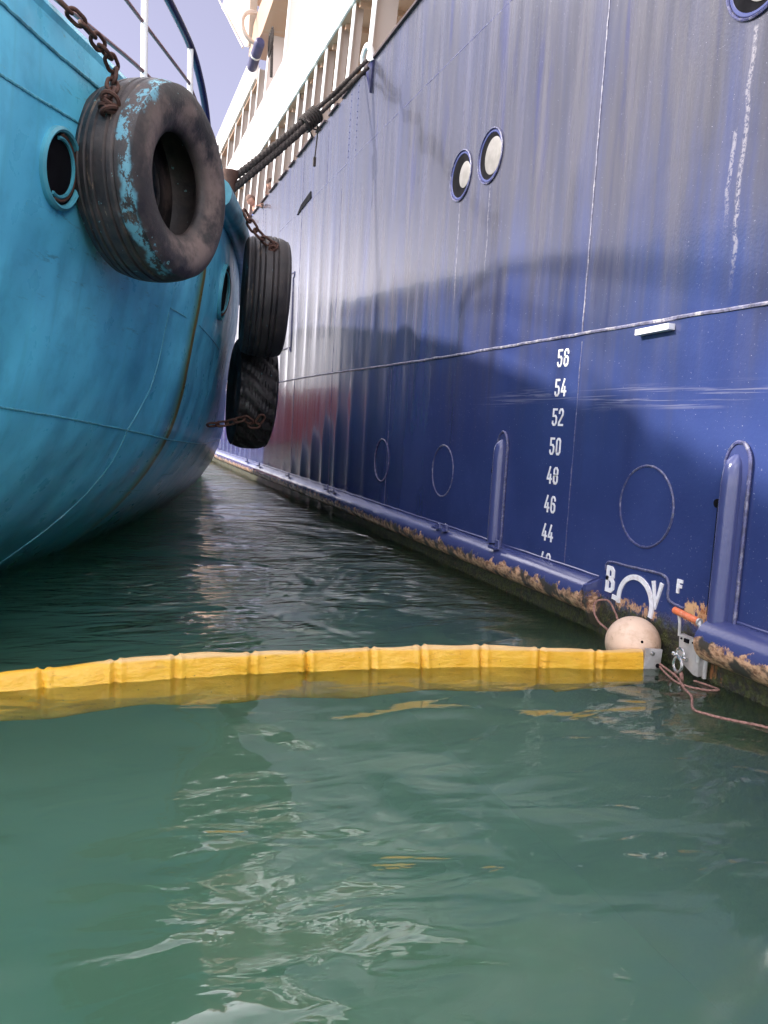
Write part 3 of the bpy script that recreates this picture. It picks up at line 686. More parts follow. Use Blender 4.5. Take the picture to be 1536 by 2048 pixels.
mb = MB(); stroke(mb, [(-math.cos(a), math.sin(a)) for a in np.linspace(-.12, math.pi + .25, 30)], .030, 3.70, .262, .150, HX, .009)
stroke(mb, [(-1.32, -.06), (-1.12, -.08)], .028, 3.70, .262, .150, HX, .008)
part(mb, "load_line_ring", M['markwhite'], ship, False)
mb = MB(); mb.tube(wob(smooth_path([(HX, 4.0, .40), (HX, 3.975, .452), (HX, 3.75, .462), (HX, 3.50, .470), (HX, 3.44, .44), (HX, 3.43, .36), (HX, 3.40, .335), (HX, 3.3, .325)], 6), .0015), .009, 6)
part(mb, "plate_border", M['weld'], ship)
# chock at the rail
mb = MB(); cy = 9.35
mb.tube(smooth_path([(HX - .02, cy - .16, HT - .02), (HX - .05, cy - .14, HT + .12), (HX - .05, cy, HT + .20), (HX - .05, cy + .14, HT + .12), (HX - .02, cy + .16, HT - .02)], 6), .035, 10)
chk = part(mb, "mooring_chock", M['white'], ship)
mb = MB(); mb.prism([(HX - .03, cy - .20, HT + .02), (HX - .03, cy + .10, HT + .05), (HX - .03, cy + .04, HT - .10), (HX - .03, cy - .12, HT - .36)], (1, 0, 0), .035)
part(mb, "chock_shadow", M['bluepipe'], ship, False)  # flat dark patch drawn as the shadow under the chock

# ================================================================== TURQUOISE VESSEL
teal = empty("turquoise_boat", TO, "turquoise steel hull with rounded side hung with tyres, on the left", "boat")
mb = MB()
us = [-4.85, -4.84, -4.8, -4.74, -4.66, -4.56, -4.44, -4.3, -4.15] + list(np.arange(-4, 11.6, .12)); nz = 60
def uend(z):
    u = 7.0
    while u < 11.6 and hs(u, z) > SMID + 1e-4: u += .01
    return u
UE = [uend(-1.3 + 4.52 * j / (nz - 1)) for j in range(nz)]
def tp(i, j):
    u = min(us[i], UE[j]); dz = deckz(u); z = -1.3 + (dz + 1.3) * j / (nz - 1); return hp(u, z)
mb.grid(tp, len(us), nz)
def tq(i, j):
    p = tp(i, j); d = (p - TO); s = d.x * TB.x + d.y * TB.y; s2 = 2 * SMID - s
    q = p + TB * (s2 - s); return q
mb.grid(tq, len(us), nz)
st = [tp(0, j) for j in range(nz)] + [tq(0, j) for j in range(nz - 1, -1, -1)]; mb.add(st, [tuple(range(len(st)))])
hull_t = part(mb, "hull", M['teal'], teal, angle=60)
mb = MB()
def inner(u, off=.12): return max(hs(u, 3.2) - off, SMID + .02)
vs = []; fs = []
for i, u in enumerate([q for q in us if q < 9.0]):
    s = inner(u); a = TO + TA * u + TB * s; b_ = TO + TA * u + TB * (2 * SMID - s); a.z = b_.z = deckz(u) - .02; vs += [a, b_]
    if i: fs.append((2 * i - 2, 2 * i - 1, 2 * i + 1, 2 * i))
mb.add(vs, fs); part(mb, "deck", M['teal_trim'], teal, False)
# gunwale
mb = MB(); mb.tube([hp(u, deckz(u) - .015) - TB * .03 for u in np.arange(-4.7, 8.9, .15)], .045, 8); part(mb, "gunwale", M['teal'], teal)
# belting pipe further forward
mb = MB(); P = [hp(u, deckz(u) - .10) + TB * .05 for u in np.arange(.25, 7.6, .2)]
mb.tube(P, .125, 18); part(mb, "belting", M['teal_trim'], teal)
def hullline(pts, r, mat, name, off=.0, wobble=.002):
    P = smooth_path([hp(u, z) for u, z in pts], 10); mb = MB(); mb.tube(wob(P, wobble), r, 6); return part(mb, name, mat, teal)
def dense(pts, n=14):
    out = []
    for (a, b_), (c, d) in zip(pts[:-1], pts[1:]):
        for k in range(n): out.append((a + (c - a) * k / n, b_ + (d - b_) * k / n))
    return out + [pts[-1]]
hullline(dense([(-3.9, 1.23), (-2.61, 1.19), (-1.96, 1.15), (-.91, 1.07), (.25, .98), (1.89, .90), (6, .85)], 8), .0065, M['teal_weld'], "weld_seam")
hullline(dense([(-.64, 1.95), (-.66, 1.67), (-.72, 1.37), (-.91, 1.07), (-.88, .83), (-.92, .59), (-1.05, .38), (-1.2, .1)], 6), .005, M['teal_weld'], "weld_seam")
hullline(dense([(-3.9, 2.57), (-3.02, 2.6), (-2.68, 2.63), (-2.0, 2.70)], 6), .007, M['teal_weld'], "weld_seam")
hullline(dense([(-.63, 1.98), (-.2, 1.975)], 6), .005, M['teal_weld'], "weld_seam")
hullline(dense([(.27, 1.97), (1.61, 1.89)], 6), .004, M['teal_weld'], "weld_seam")
hullline(dense([(-3.9, 2.86), (-2.55, 2.9), (-2.11, 2.93), (-1.6, 2.95)], 6), .010, M['teal_trim'], "doubler_edge")
hullline(dense([(-.2, .55), (.6, .5)], 6), .004, M['teal_weld'], "weld_seam"); hullline(dense([(.9, .62), (1.5, .6)], 6), .004, M['teal_weld'], "weld_seam")
# portholes of the turquoise hull
def tport(u, z, r):
    n = hnorm(u, z); c = hp(u, z)
    mb = MB(); mb.lathe([(r + .026, -.005), (r + .026, .018), (r + .012, .030), (r, .024), (r - .003, .004), (r - .004, -.01)], c, n, 64)
    o = part(mb, "porthole", M['teal_weld'], teal)
    mb = MB(); mb.lathe([(0, .006), (r - .002, .006)], c, n, 48); part(mb, "opening", M['dark'], o)
    t1 = TA * 1.0; mb = MB()
    e1 = TA; e2 = n.cross(e1).normalized(); cc = c + e1 * -.02
    P = [cc + n * .012 + (e1 * math.cos(a) + e2 * math.sin(a)) * r * .80 for a in np.linspace(-1.9, 1.9, 40)]
    mb.tube(P, .010, 6); part(mb, "inner_ring", M['teal_trim'], o)
    P = [cc + n * .011 + (e1 * math.cos(a) + e2 * math.sin(a)) * r * .90 for a in np.linspace(-1.7, 1.7, 40)]
    mb = MB(); mb.tube(P, .010, 6); part(mb, "rusty_seat", M['rust'], o)
tport(-2.46, 2.39, .172); tport(1.14, 2.39, .24)
# deck rails
def rp(u, z, off=.05): q = hp(u, min(z, 3.2)) - TB * off; q.z = z; return q
for u, z1, tp_ in ((-1.28, 4.6, 0), (-.30, 3.96, 0), (.30, 3.62, 0), (-3.4, 4.1, 0)):
    mb = MB(); a = rp(u, deckz(u) - .02); b_ = rp(u - .03, z1); mb.tube([a, b_], .022, 12); mb.box(a + Vector((0, 0, .02)), (.14, .14, .03), bevel=.006)
    part(mb, "rail_stanchion", M['white'], teal)
mb = MB(); mb.tube(smooth_path([rp(-3.9, 4.08), rp(-2.6, 4.06), rp(-1.3, 4.03), rp(-.9, 4.0), rp(-.35, 3.95), rp(-.05, 3.86), rp(.2, 3.72), rp(.36, 3.55)], 8), .030, 10); part(mb, "top_rail", M['bluepipe'], teal)
mb = MB(); mb.tube([rp(-3.9, 3.62), rp(-1.57, 3.64), rp(-.36, 3.68), rp(.2, 3.6)], .012, 8); part(mb, "rail_wire", M['pinkwire'], teal)
mb = MB(); mb.tube(smooth_path([rp(-3.9, 3.22), rp(-2.5, 3.20), rp(-1.24, 3.36), rp(-.3, 3.40)], 6), .013, 8); part(mb, "rail_wire", M['pinkwire'], teal)
# mooring bitt
bu = 2.45; bp = rp(bu, deckz(bu), .10)
mb = MB(); mb.lathe([(0, 0), (.10, 0), (.10, .03), (.07, .06), (.065, .62), (.095, .68), (.095, .74), (0, .76)], bp, (0, 0, 1), 24); part(mb, "mooring_bitt", M['rust'], teal)

# ================================================================== RED SHIP (beyond the turquoise bow, mirrored in the blue plating)
rs0 = Vector((-18, 44, 0)); red = empty("red_ship", rs0, "red-hulled ship with white deckhouse moored far beyond the turquoise bow, mirrored in the blue plating", "ship")
M['redhull'] = mat_white("dark_red_hull_paint", (.26, .05, .042), .2)
mb = MB(); n = 40
def rsd(i, j):
    t = i / n; x = -44 + 45 * t; q = max(0, (t - .8) / .2); z = -1 + 3.9 * j / 8
    return Vector((x, 42 + 4.5 * q ** 2 - .12 * j * (1 - q), z + .5 * q * (j / 8)))
mb.grid(rsd, n + 1, 9)
def rsb(i, j):
    p = rsd(i, j); p.y = 96 - p.y; return p
mb.grid(rsb, n + 1, 9)
mb.add([rsd(0, j) for j in range(9)] + [rsb(0, j) for j in range(8, -1, -1)], [tuple(range(18))])
mb.add([rsd(n, j) for j in range(9)] + [rsb(n, j) for j in range(8, -1, -1)], [tuple(range(18))])
part(mb, "hull", M['redhull'], red)
mb = MB(); mb.box((-21, 48, 2.86), (44, 11, .1)); part(mb, "deck", M['tan'], red, False)
mb = MB(); mb.box((-15, 46.5, 5.6), (24, 8, 5.4), bevel=.15); dh = part(mb, "deckhouse", M['white'], red)
for k in range(9):
    mb = MB(); mb.box((-25.5 + k * 2.6, 42.48, 6.4), (1.1, .06, .8), bevel=.02); part(mb, "window", M['glass'], dh)
mb = MB(); mb.box((-18, 47, 9.6), (10, 5, 2.6), bevel=.15); part(mb, "bridge", M['white'], red)
mb = MB(); mb.lathe([(.9, 0), (.8, 4), (0, 4)], (-24, 47, 8.3), (0, 0, 1), 24); part(mb, "funnel", M['redhull'], red)
mb = MB(); mb.tube([(-6, 44, 2.9), (-6, 44, 14)], .18, 10); mb.tube([(-6, 44, 5), (-12, 44, 11)], .12, 8); part(mb, "derrick", M['tan'], red)

# ------------------------------------------------------------------ tyres
def tyre(name, u, z, off, dia, wid, mat, label, mode, yaw=0.0, tilt=0.0):
    n = hnorm(u, z); n.z *= .35; n.normalize(); n = Matrix.Rotation(yaw, 3, 'Z') @ n
    c = hp(u, z) + hnorm(u, z) * off
    R = dia / 2; W = wid; hb = R * .50
    # profile in (r, x): x to the outboard side
    pr = []
    nt_ = 36
    for i in range(nt_ + 1):
        t = i / nt_; x = -W / 2 * .80 + W * .80 * t
        r = R * (1 - .035 * (2 * t - 1) ** 2 - .02 * abs(2 * t - 1) ** 6)
        if mode == 'rib':
            for g in (.12, .26, .40, .60, .74):
                if abs(t - g) < .014: r -= .012
        pr.append((r, x))
    sh = [(R * .945, W * .435), (R * .90, W * .475), (R * .84, W * .498), (R * .76, W * .50), (R * .68, W * .48), (R * .61, W * .445), (R * .56, W * .405), (hb * 1.03, W * .36), (hb, W * .30), (hb * 1.03, W * .26),
          (hb * 1.15, W * .30), (R * .70, W * .38), (R * .86, W * .40), (R * .92, W * .30), (R * .93, 0)]
    prof = pr + sh + [(r * (.80 if r < R * .58 else 1), -x) for r, x in sh[::-1][1:]]
    mb = MB(); seg = 120; k = len(prof); vs = []
    for i in range(seg):
        a = 2 * math.pi * i / seg
        for q, (r, x) in enumerate(prof):
            if mode == 'lug' and q <= nt_:
                ph = a * 22 + 5.0 * math.sin(x / W * 3.6)
                if math.sin(ph) > .45: r -= .022
            sag = 1 - .012 * math.cos(2 * a)
            # local: X axis = axle, Z up, Y = +along hull
            vs.append((x, r * math.sin(a) * sag, r * math.cos(a) * (2 - sag)))
    fs = []
    for i in range(seg):
        j = (i + 1) % seg
        for q in range(k): fs.append((i * k + q, j * k + q, j * k + (q + 1) % k, i * k + (q + 1) % k))
    mb.add(vs, fs)
    o = thing(mb, name, mat, (0, 0, 0), label, "tyre", "tyres hung as fenders along the turquoise hull", angle=50)
    X = n; Z = Vector((0, 0, 1)); Z = (Z - X * Z.dot(X)).normalized(); Y = Z.cross(X)
    mm = Matrix((X, Y, Z)).transposed().to_4x4(); mm.translation = c; o.matrix_world = mm
    return o, mm
t1, m1 = tyre("tyre_fender", -1.86, 2.52, .255, 1.07, .41, M['tyre_a'], "big worn tyre smeared with turquoise paint, hanging nearest", 'rib', yaw=math.radians(-11))
t2, m2 = tyre("tyre_fender", 1.55, 2.46, .36, 1.18, .44, M['tyre_b'], "ribbed black tyre hanging on a chain above the lugged one", 'rib', yaw=math.radians(7))
t3, m3 = tyre("tyre_fender", 2.30, 1.52, .36, 1.22, .44, M['tyre_c'], "lowest tyre with wavy tractor lugs, under the ribbed one", 'lug', yaw=math.radians(10))
# ------------------------------------------------------------------ chains
def link_mesh(L, wdt, r):
    mb = MB(); P = []
    h = L / 2 - wdt / 2
    for a in np.linspace(-math.pi / 2, math.pi / 2, 8): P.append(Vector((h + wdt / 2 * math.cos(a), wdt / 2 * math.sin(a), 0)))
    for a in np.linspace(math.pi / 2, 3 * math.pi / 2, 8): P.append(Vector((-h + wdt / 2 * math.cos(a), wdt / 2 * math.sin(a), 0)))
    mb.tube(P, r, 8, closed=True)
    me = bpy.data.meshes.new("link"); me.from_pydata([tuple(v) for v in mb.v], [], mb.f); me.materials.append(M['rust'])
    me.polygons.foreach_set('use_smooth', [True] * len(me.polygons)); return me
def chain(P, L, wdt, r, label, name="hanging_chain"):
    me = link_mesh(L, wdt, r); root = empty(name, P[0], label, "chain", "rusty chains that hold the tyre fenders")
    pts = smooth_path(P, 20); d = [0]
    for a, b_ in zip(pts[:-1], pts[1:]): d.append(d[-1] + (b_ - a).length)
    pitch = L - 2 * r * 1.05; n = int(d[-1] / pitch); k = 0
    for i in range(n):
        s = (i + .5) * pitch
        while d[k + 1] < s: k += 1
        t = (s - d[k]) / (d[k + 1] - d[k]); c = pts[k].lerp(pts[k + 1], t); T = (pts[k + 1] - pts[k]).normalized()
        N = T.cross(Vector((0, 0, 1))).normalized(); N = Quaternion(T, math.pi / 4 + (math.pi / 2) * (i % 2) + random.uniform(-.3, .3)) @ N; Bn = T.cross(N)
        o = bpy.data.objects.new("link", me); COL.objects.link(o); o.parent = root
        mm = Matrix((T, N, Bn)).transposed().to_4x4(); mm.translation = c - Vector(P[0]); o.matrix_local = mm
    return root
def on_tyre(mm, R, phi, x): return mm @ Vector((x, -R * math.sin(phi), R * math.cos(phi)))
e1 = on_tyre(m1, .565, math.radians(62), .02)
c1a = hp(-2.60, 3.10, .04)
chain([c1a + Vector((0, 0, .02)), c1a.lerp(on_tyre(m1, .60, math.radians(40), -.03), .5) + hnorm(-2.4, 2.9) * .04, on_tyre(m1, .60, math.radians(40), -.03), e1], .094, .056, .0105, "chain from the deck edge down to the paint-smeared tyre")
e2 = on_tyre(m2, .60, math.radians(44), .03)
c2a = hp(1.05, 3.12, .18)
chain([c2a, c2a.lerp(e2, .3) - Vector((0, 0, .05)), c2a.lerp(e2, .7) - Vector((0, 0, .04)), e2], .125, .07, .013, "short chain from the boat's belting to the ribbed tyre")
e3 = on_tyre(m3, .64, math.radians(118), -.02); c3 = hp(1.7, 1.12, .03)
chain([on_tyre(m3, .65, math.radians(112), .06), on_tyre(m3, .66, math.radians(122), -.02), on_tyre(m3, .66, math.radians(116), -.12), c3.lerp(e3, .4), c3], .12, .068, .012, "chain looped under the lugged tyre beside the waterline")
# lashings where the chains enter the treads
def lashing(c, ax, label, s=1.0):
    mb = MB(); ax = Vector(ax).normalized()
    for k in range(5):
        n = ax.orthogonal().normalized(); b_ = ax.cross(n); cc = Vector(c) + Vector((random.uniform(-.015, .015), random.uniform(-.015, .015), random.uniform(-.03, .03))) * s
        q = Quaternion(n, random.uniform(-.7, .7)) @ Quaternion(b_, random.uniform(-.7, .7))
        mb.tube([cc + q @ ((n * math.cos(a) * .035 + b_ * math.sin(a) * .028) * s) for a in np.linspace(0, 2 * math.pi, 14, endpoint=False)], .009 * s, 6, closed=True)
    return thing(mb, "lashing", M['rust'], c, label, "lashing", "lashings on the tyre treads")
lashing(on_tyre(m1, .545, math.radians(65), .02), m1 @ Vector((0, 0, 1)) - m1 @ Vector((0, 0, 0)), "knotted lashing on the tread of the paint-smeared tyre", 1.3)
lashing(on_tyre(m2, .595, math.radians(47), .03), (0, -1, .3), "knotted lashing on the tread of the ribbed tyre", 1.0)

# ------------------------------------------------------------------ mooring lines
re_ = Vector((bp.x, bp.y, bp.z + .62)); rs = Vector((HX - .06, 9.30, HT + .02))
def rope(name, a, b_, sag, rr, label, off=Vector((0, 0, 0))):
    P = []; n = 150
    for i in range(n + 1):
        t = i / n; p = a.lerp(b_, t) + off * math.sin(math.pi * t); p.z -= sag * 4 * t * (1 - t); P.append(p)
    mb = MB(); mb.tube(P, [rr(i / n) for i in range(n + 1)], 12, lobes=3, lobe_a=.16, twist=.55)
    return thing(mb, name, M['rope'], a, label, "rope", "mooring ropes between the two vessels")
rad = lambda t: .023 + .016 * min(max((t - .38) / .06, 0), 1)
rope("mooring_rope", rs, re_ + Vector((0, 0, .02)), .06, rad, "dark mooring rope, upper strand between the two hulls")
rope("mooring_rope", rs + Vector((0, -.06, -.10)), re_ + Vector((0, 0, -.10)), .04, rad, "dark mooring rope, lower strand between the two hulls")
rope("mooring_rope", rs + Vector((.1, .28, .02)), rs.lerp(re_, .42) + Vector((0, 0, -.02)), .0, lambda t: .022, "short dark rope strand joining the mooring ropes from behind")
mb = MB(); kc = rs.lerp(re_, .42) + Vector((0, 0, -.10))
for k in range(9):
    d = Vector((random.uniform(-1, 1), random.uniform(-1, 1), random.uniform(-1, 1.4))).normalized()
    P = [kc + Vector((random.uniform(-.1, .1), 0, random.uniform(-.05, .05))) + d * t * random.uniform(.07, .14) + Vector((0, 0, -.12 * t * t)) for t in (0, .3, .6, 1)]
    mb.tube(smooth_path(P, 3), .010, 5)
for k in range(7):
    ax = (re_ - rs).normalized(); n = ax.orthogonal().normalized(); b_ = ax.cross(n); cc = kc + ax * (k - 3) * .035
    mb.tube([cc + (n * math.cos(a) * .085 + b_ * math.sin(a) * .075) for a in np.linspace(0, 2 * math.pi, 14, endpoint=False)], .017, 6, closed=True)
thing(mb, "frayed_knot", M['rope'], kc, "frayed knot with loose ends halfway along the mooring ropes", "knot")
hk = rs.lerp(re_, .37) + Vector((0, 0, -.06))
mb = MB(); mb.tube([hk, hk + Vector((.01, 0, -.3)), hk + Vector((-.01, 0, -.55))], .008, 6); mb.box(hk + Vector((-.01, 0, -.58)), (.03, .03, .10))
thing(mb, "hanging_line", M['rope'], hk, "thin dark line dangling below the mooring ropes", "line")

# ------------------------------------------------------------------ containment boom
bx = [-2.6, -2.3, -1.95, -1.62, -1.30, -.95, -.60, -.216, .081, .343, .692, .962, 1.292, 1.553, 1.866, 2.171, 2.47, 2.80]
def by(x): return float(np.interp(x, [-3, -.4, .3, .9, 1.3, 1.8, 2.2, 2.5, 2.9], [3.50, 3.585, 3.605, 3.622, 3.605, 3.53, 3.45, 3.39, 3.325]))
mb = MB(); xs = np.arange(-2.6, 2.735, .0125); K = 30
def bpt(i, j):
    x = xs[i]; k = max(q for q in range(len(bx)) if bx[q] <= x + 1e-6); k = min(k, len(bx) - 2)
    t = (x - bx[k]) / (bx[k + 1] - bx[k]); L = bx[k + 1] - bx[k]
    dc = min(abs(x - q) for q in bx[:-1])
    puff = math.sin(math.pi * min(max(t, 0), 1)) ** .3
    fold = -.014 * math.exp(-(dc / .010) ** 2) + .012 * math.exp(-((dc - .024) / .010) ** 2)
    th = .020 + .011 * puff + fold * .9
    top = .099 - .022 * min(max((.3 - x) / .6, 0), 1) + .003 * puff + .006 * math.sin(x * 4.3) + .003 * math.sin(x * 17) - .005 * math.exp(-(dc / .012) ** 2) + .006 * math.exp(-((dc - .022) / .009) ** 2)
    bot = -.125 + .010 * math.sin(x * 3.7 + 1) + .008 * math.sin(x * 9.1)
    if x > 2.25: bot = -.125 + .05 * (x - 2.25) / .55
    a = 2 * math.pi * j / K; zc = (top + bot) / 2; hh = (top - bot) / 2
    zz = zc + hh * math.cos(a); sy = math.copysign(abs(math.sin(a)) ** .55, math.sin(a))
    low = 1 - .35 * max(0, -math.cos(a))
    yy = by(x) - th * sy * low - .35 * max(0, -zz) + .010 * math.sin(x * 4 + zz * 9) + .004 * math.sin(x * 23 + zz * 30)
    return Vector((x, yy, zz))
mb.grid(bpt, len(xs), K + 1)
for i in (0, len(xs) - 1): mb.add([bpt(i, j) for j in range(K)], [tuple(range(K))])
boom = empty("containment_boom", (0, 3.6, 0), "yellow floating boom stretched across the water", "boom")
part(mb, "boom_skirt", M['boom'], boom, angle=80)
mb = MB(); rot = Matrix.Rotation(-.12, 3, 'Z') @ Matrix.Rotation(.06, 3, 'Y')
mb.box((2.778, 3.318, .035), (.098, .016, .145), rot, bevel=.003)
ep = part(mb, "end_plate", M['galv'], boom)
for dx, dz in ((-.012, .05), (.030, -.018)):
    mb = MB(); mb.lathe([(0, .014), (.006, .014), (.006, .012), (.011, .012), (.012, 0)], (2.778 + dx, 3.309, .035 + dz), (0, -1, 0), 12); part(mb, "bolt", M['steel'] if dz > 0 else M['dark'], ep)
# ------------------------------------------------------------------ buoy
BC = Vector((2.79, 3.50, .085)); BR = .149
mb = MB(); prof = [(BR * math.sin(a), BR * math.cos(a)) for a in np.linspace(0, math.pi, 40)]
mb.lathe(prof, BC, (0, 0, 1), 64)
buoy = empty("round_buoy", BC, "round cream buoy stained brown, squeezed between boom end and ship", "buoy")
part(mb, "float", M['buoy'], buoy)
mb = MB(); sa = Vector((.5, .35, 1)).normalized(); mb.lathe([(BR * math.cos(a), BR * math.sin(a) + 0) for a in (-.014,)] + [(BR + .0012, 0)] + [(BR * math.cos(a), BR * math.sin(a)) for a in (.014,)], BC, sa, 64)
part(mb, "moulded_seam", M['buoy'], buoy)
d = (Vector((-.35, -1, .35))).normalized(); mb = MB(); mb.lathe([(0, BR + .001), (.007, BR + .001), (.009, BR - .003)], BC, d, 14); part(mb, "valve", M['dark'], buoy)
mb = MB(); P = smooth_path([(2.75, 3.62, .10), (2.70, 3.72, .17), (2.72, 3.78, .25), (2.78, 3.74, .27), (2.80, 3.68, .2), (2.78, 3.6, .14)], 8); mb.tube(P, .006, 6, lobes=3, lobe_a=.15, twist=.5)
thing(mb, "rope_loop", M['cord'], (2.75, 3.62, .1), "small loop of reddish rope standing behind the round buoy", "rope")
# ------------------------------------------------------------------ slider clamp
cl = empty("boom_slider", (2.86, 3.15, 0), "grey metal slider bracket with orange handle on the ship's side", "bracket")
cx = 2.86
def cp(y, z, x=cx): return Vector((x, y, z))
mb = MB()
mb.prism([cp(3.225, .212), cp(3.075, .205), cp(3.068, .03), cp(3.10, .03), cp(3.215, .08)], (1, 0, 0), .03)
pl = part(mb, "face_plate", M['galv'], cl, False)
mb = MB(); mb.box((cx - .004, 3.165, .190), (.008, .032, .020)); part(mb, "slot", M['dark'], pl, False)
for yy in (3.205, 3.12):
    mb = MB(); mb.lathe([(0, .006), (.005, .006), (.006, 0)], (cx, yy, .192), (-1, 0, 0), 10); part(mb, "screw", M['dark'], pl)
mb = MB()
mb.tube(smooth_path([cp(3.078, .10), cp(3.074, .22), cp(3.066, .262), cp(3.086, .292), cp(3.096, .312)], 5), .010, 8)
part(mb, "side_frame", M['galv'], cl)
mb = MB(); mb.tube(smooth_path([cp(3.226, .20), cp(3.232, .27), cp(3.245, .31)], 5), .008, 8); part(mb, "side_frame", M['galv'], cl)
mb = MB(); mb.tube([cp(3.066, .20, cx + .04), cp(3.066, .02, cx + .04)], .012, 8); part(mb, "side_frame", M['galv'], cl)
mb = MB(); mb.tube([cp(3.278, .324), cp(3.10, .308)], .0185, 16); hd = part(mb, "handle", M['orange'], cl)
mb = MB(); mb.tube([cp(3.098, .308), cp(3.088, .307)], .0195, 16); part(mb, "handle_cap", M['galv'], hd)
sc_ = cp(3.165, .085, cx - .035)
mb = MB(); mb.tube([sc_ + Vector((-.01, .03 * math.cos(a), -.02 + .038 * math.sin(a))) for a in np.linspace(0, 2 * math.pi, 24, endpoint=False)], .0075, 8, closed=True)
mb.tube([sc_ + Vector((.0, .024 * math.cos(a), .04 + .026 * math.sin(a))) for a in np.linspace(-.5, math.pi + .5, 18)], .0075, 8)
mb.tube([sc_ + Vector((0, .04, .025)), sc_ + Vector((0, -.04, .02))], .0075, 8)
mb.lathe([(0, -.008), (.013, -.008), (.013, .008), (0, .008)], sc_ + Vector((0, .042, .025)), (0, 1, 0), 10)
mb.lathe([(0, -.008), (.012, -.008), (.012, .008), (0, .008)], sc_ + Vector((0, -.040, .02)), (0, 1, 0), 10)
thing(mb, "shackle", M['steel'], sc_, "shiny steel bow shackle on the grey slider bracket", "shackle")
# ------------------------------------------------------------------ floating ropes
def frope(P, r, label, gr=None):
    P = smooth_path([Vector(p) for p in P], 14); mb = MB(); mb.tube(wob(P, .0008), r, 8, lobes=3, lobe_a=.15, twist=.6)
    return thing(mb, "floating_rope", M['cord'], P[0], label, "rope", gr)
frope([(2.81, 3.29, .03), (2.80, 3.15, .008), (2.72, 3.0, .004), (2.66, 2.88, .006), (2.55, 2.74, .004), (2.56, 2.66, .008), (2.62, 2.60, .003), (2.70, 2.50, .006), (2.76, 2.40, .005), (2.80, 2.2, .004)], .0062, "long pale brown rope floating away from the boom end")
frope([(2.80, 3.28, .02), (2.78, 3.20, .006), (2.74, 3.06, .006), (2.80, 2.96, .004), (2.87, 2.93, .008), (2.88, 3.0, .004), (2.85, 3.08, .006)], .0055, "shorter brown rope floating in a hairpin below the slider")
mb = MB(); mb.tube(smooth_path([sc_ + Vector((0, .012, -.05)), sc_ + Vector((-.01, .02, -.09)), sc_ + Vector((-.02, .04, -.14))], 6), .010, 8, lobes=3, lobe_a=.15, twist=.5)
mb.tube(smooth_path([sc_ + Vector((0, -.012, -.05)), sc_ + Vector((0, -.03, -.09)), sc_ + Vector((0, -.03, -.14))], 6), .010, 8, lobes=3, lobe_a=.15, twist=.5)
thing(mb, "shackle_rope", M['cord'], sc_ + Vector((0, 0, -.05)), "thick brown rope tail running from the shackle into the water", "rope")

# ------------------------------------------------------------------ lifebuoy and life raft
lc = Vector((3.05, 18.1, 9.62))
mb = MB(); mb.lathe([(.33 + .045 * math.cos(a), .04 * math.sin(a)) for a in np.linspace(0, 2 * math.pi, 14, endpoint=False)], lc, Vector((.35, -1, .1)), 40, closed_prof=True)
thing(mb, "lifebuoy", M['cream'], lc, "pale ring lifebuoy hanging under the bridge wing", "lifebuoy")
ra, rb = Vector((3.02, 17.3, 9.02)), Vector((3.02, 18.3, 8.86))
rfr = empty("life_raft_canister", ra, "dark blue and white life raft canister on the white bulwark end", "life raft")
d_ = (rb - ra)
mb = MB(); mb.tube([ra + d_ * t for t in (0, .03, .1, .46)], [.07, .10, .11, .11], 20); part(mb, "canister_half", M['canvas'], rfr)
mb = MB(); mb.tube([ra + d_ * t for t in (.5, .9, .97, 1)], [.11, .11, .10, .07], 20); part(mb, "canister_half", M['canvas'], rfr)
mb = MB(); mb.tube([ra + d_ * t for t in (.455, .505)], [.115, .115], 20); part(mb, "joint_band", M['white'], rfr)
for (lx, ly, lz, lb) in ((3.02, 16.05, 8.4, "coiled heaving line on the nearest tall white post"), (3.03, 23.6, 8.5, "small coil of line hung between the farthest slim posts")):
    mb = MB()
    for k in range(4): mb.tube([Vector((lx - .04 + k * .015, ly + .10 * math.cos(a) * (1 + .1 * k), lz + .20 * math.sin(a) + .05 * k)) for a in np.linspace(0, 2 * math.pi, 20, endpoint=False)], .014, 6, closed=True)
    mb.tube([(lx, ly - .05, lz), (lx, ly - .1, lz - .6)], .03, 6)
    thing(mb, "line_coil", M['rope'], (lx, ly, lz), lb, "rope coil")

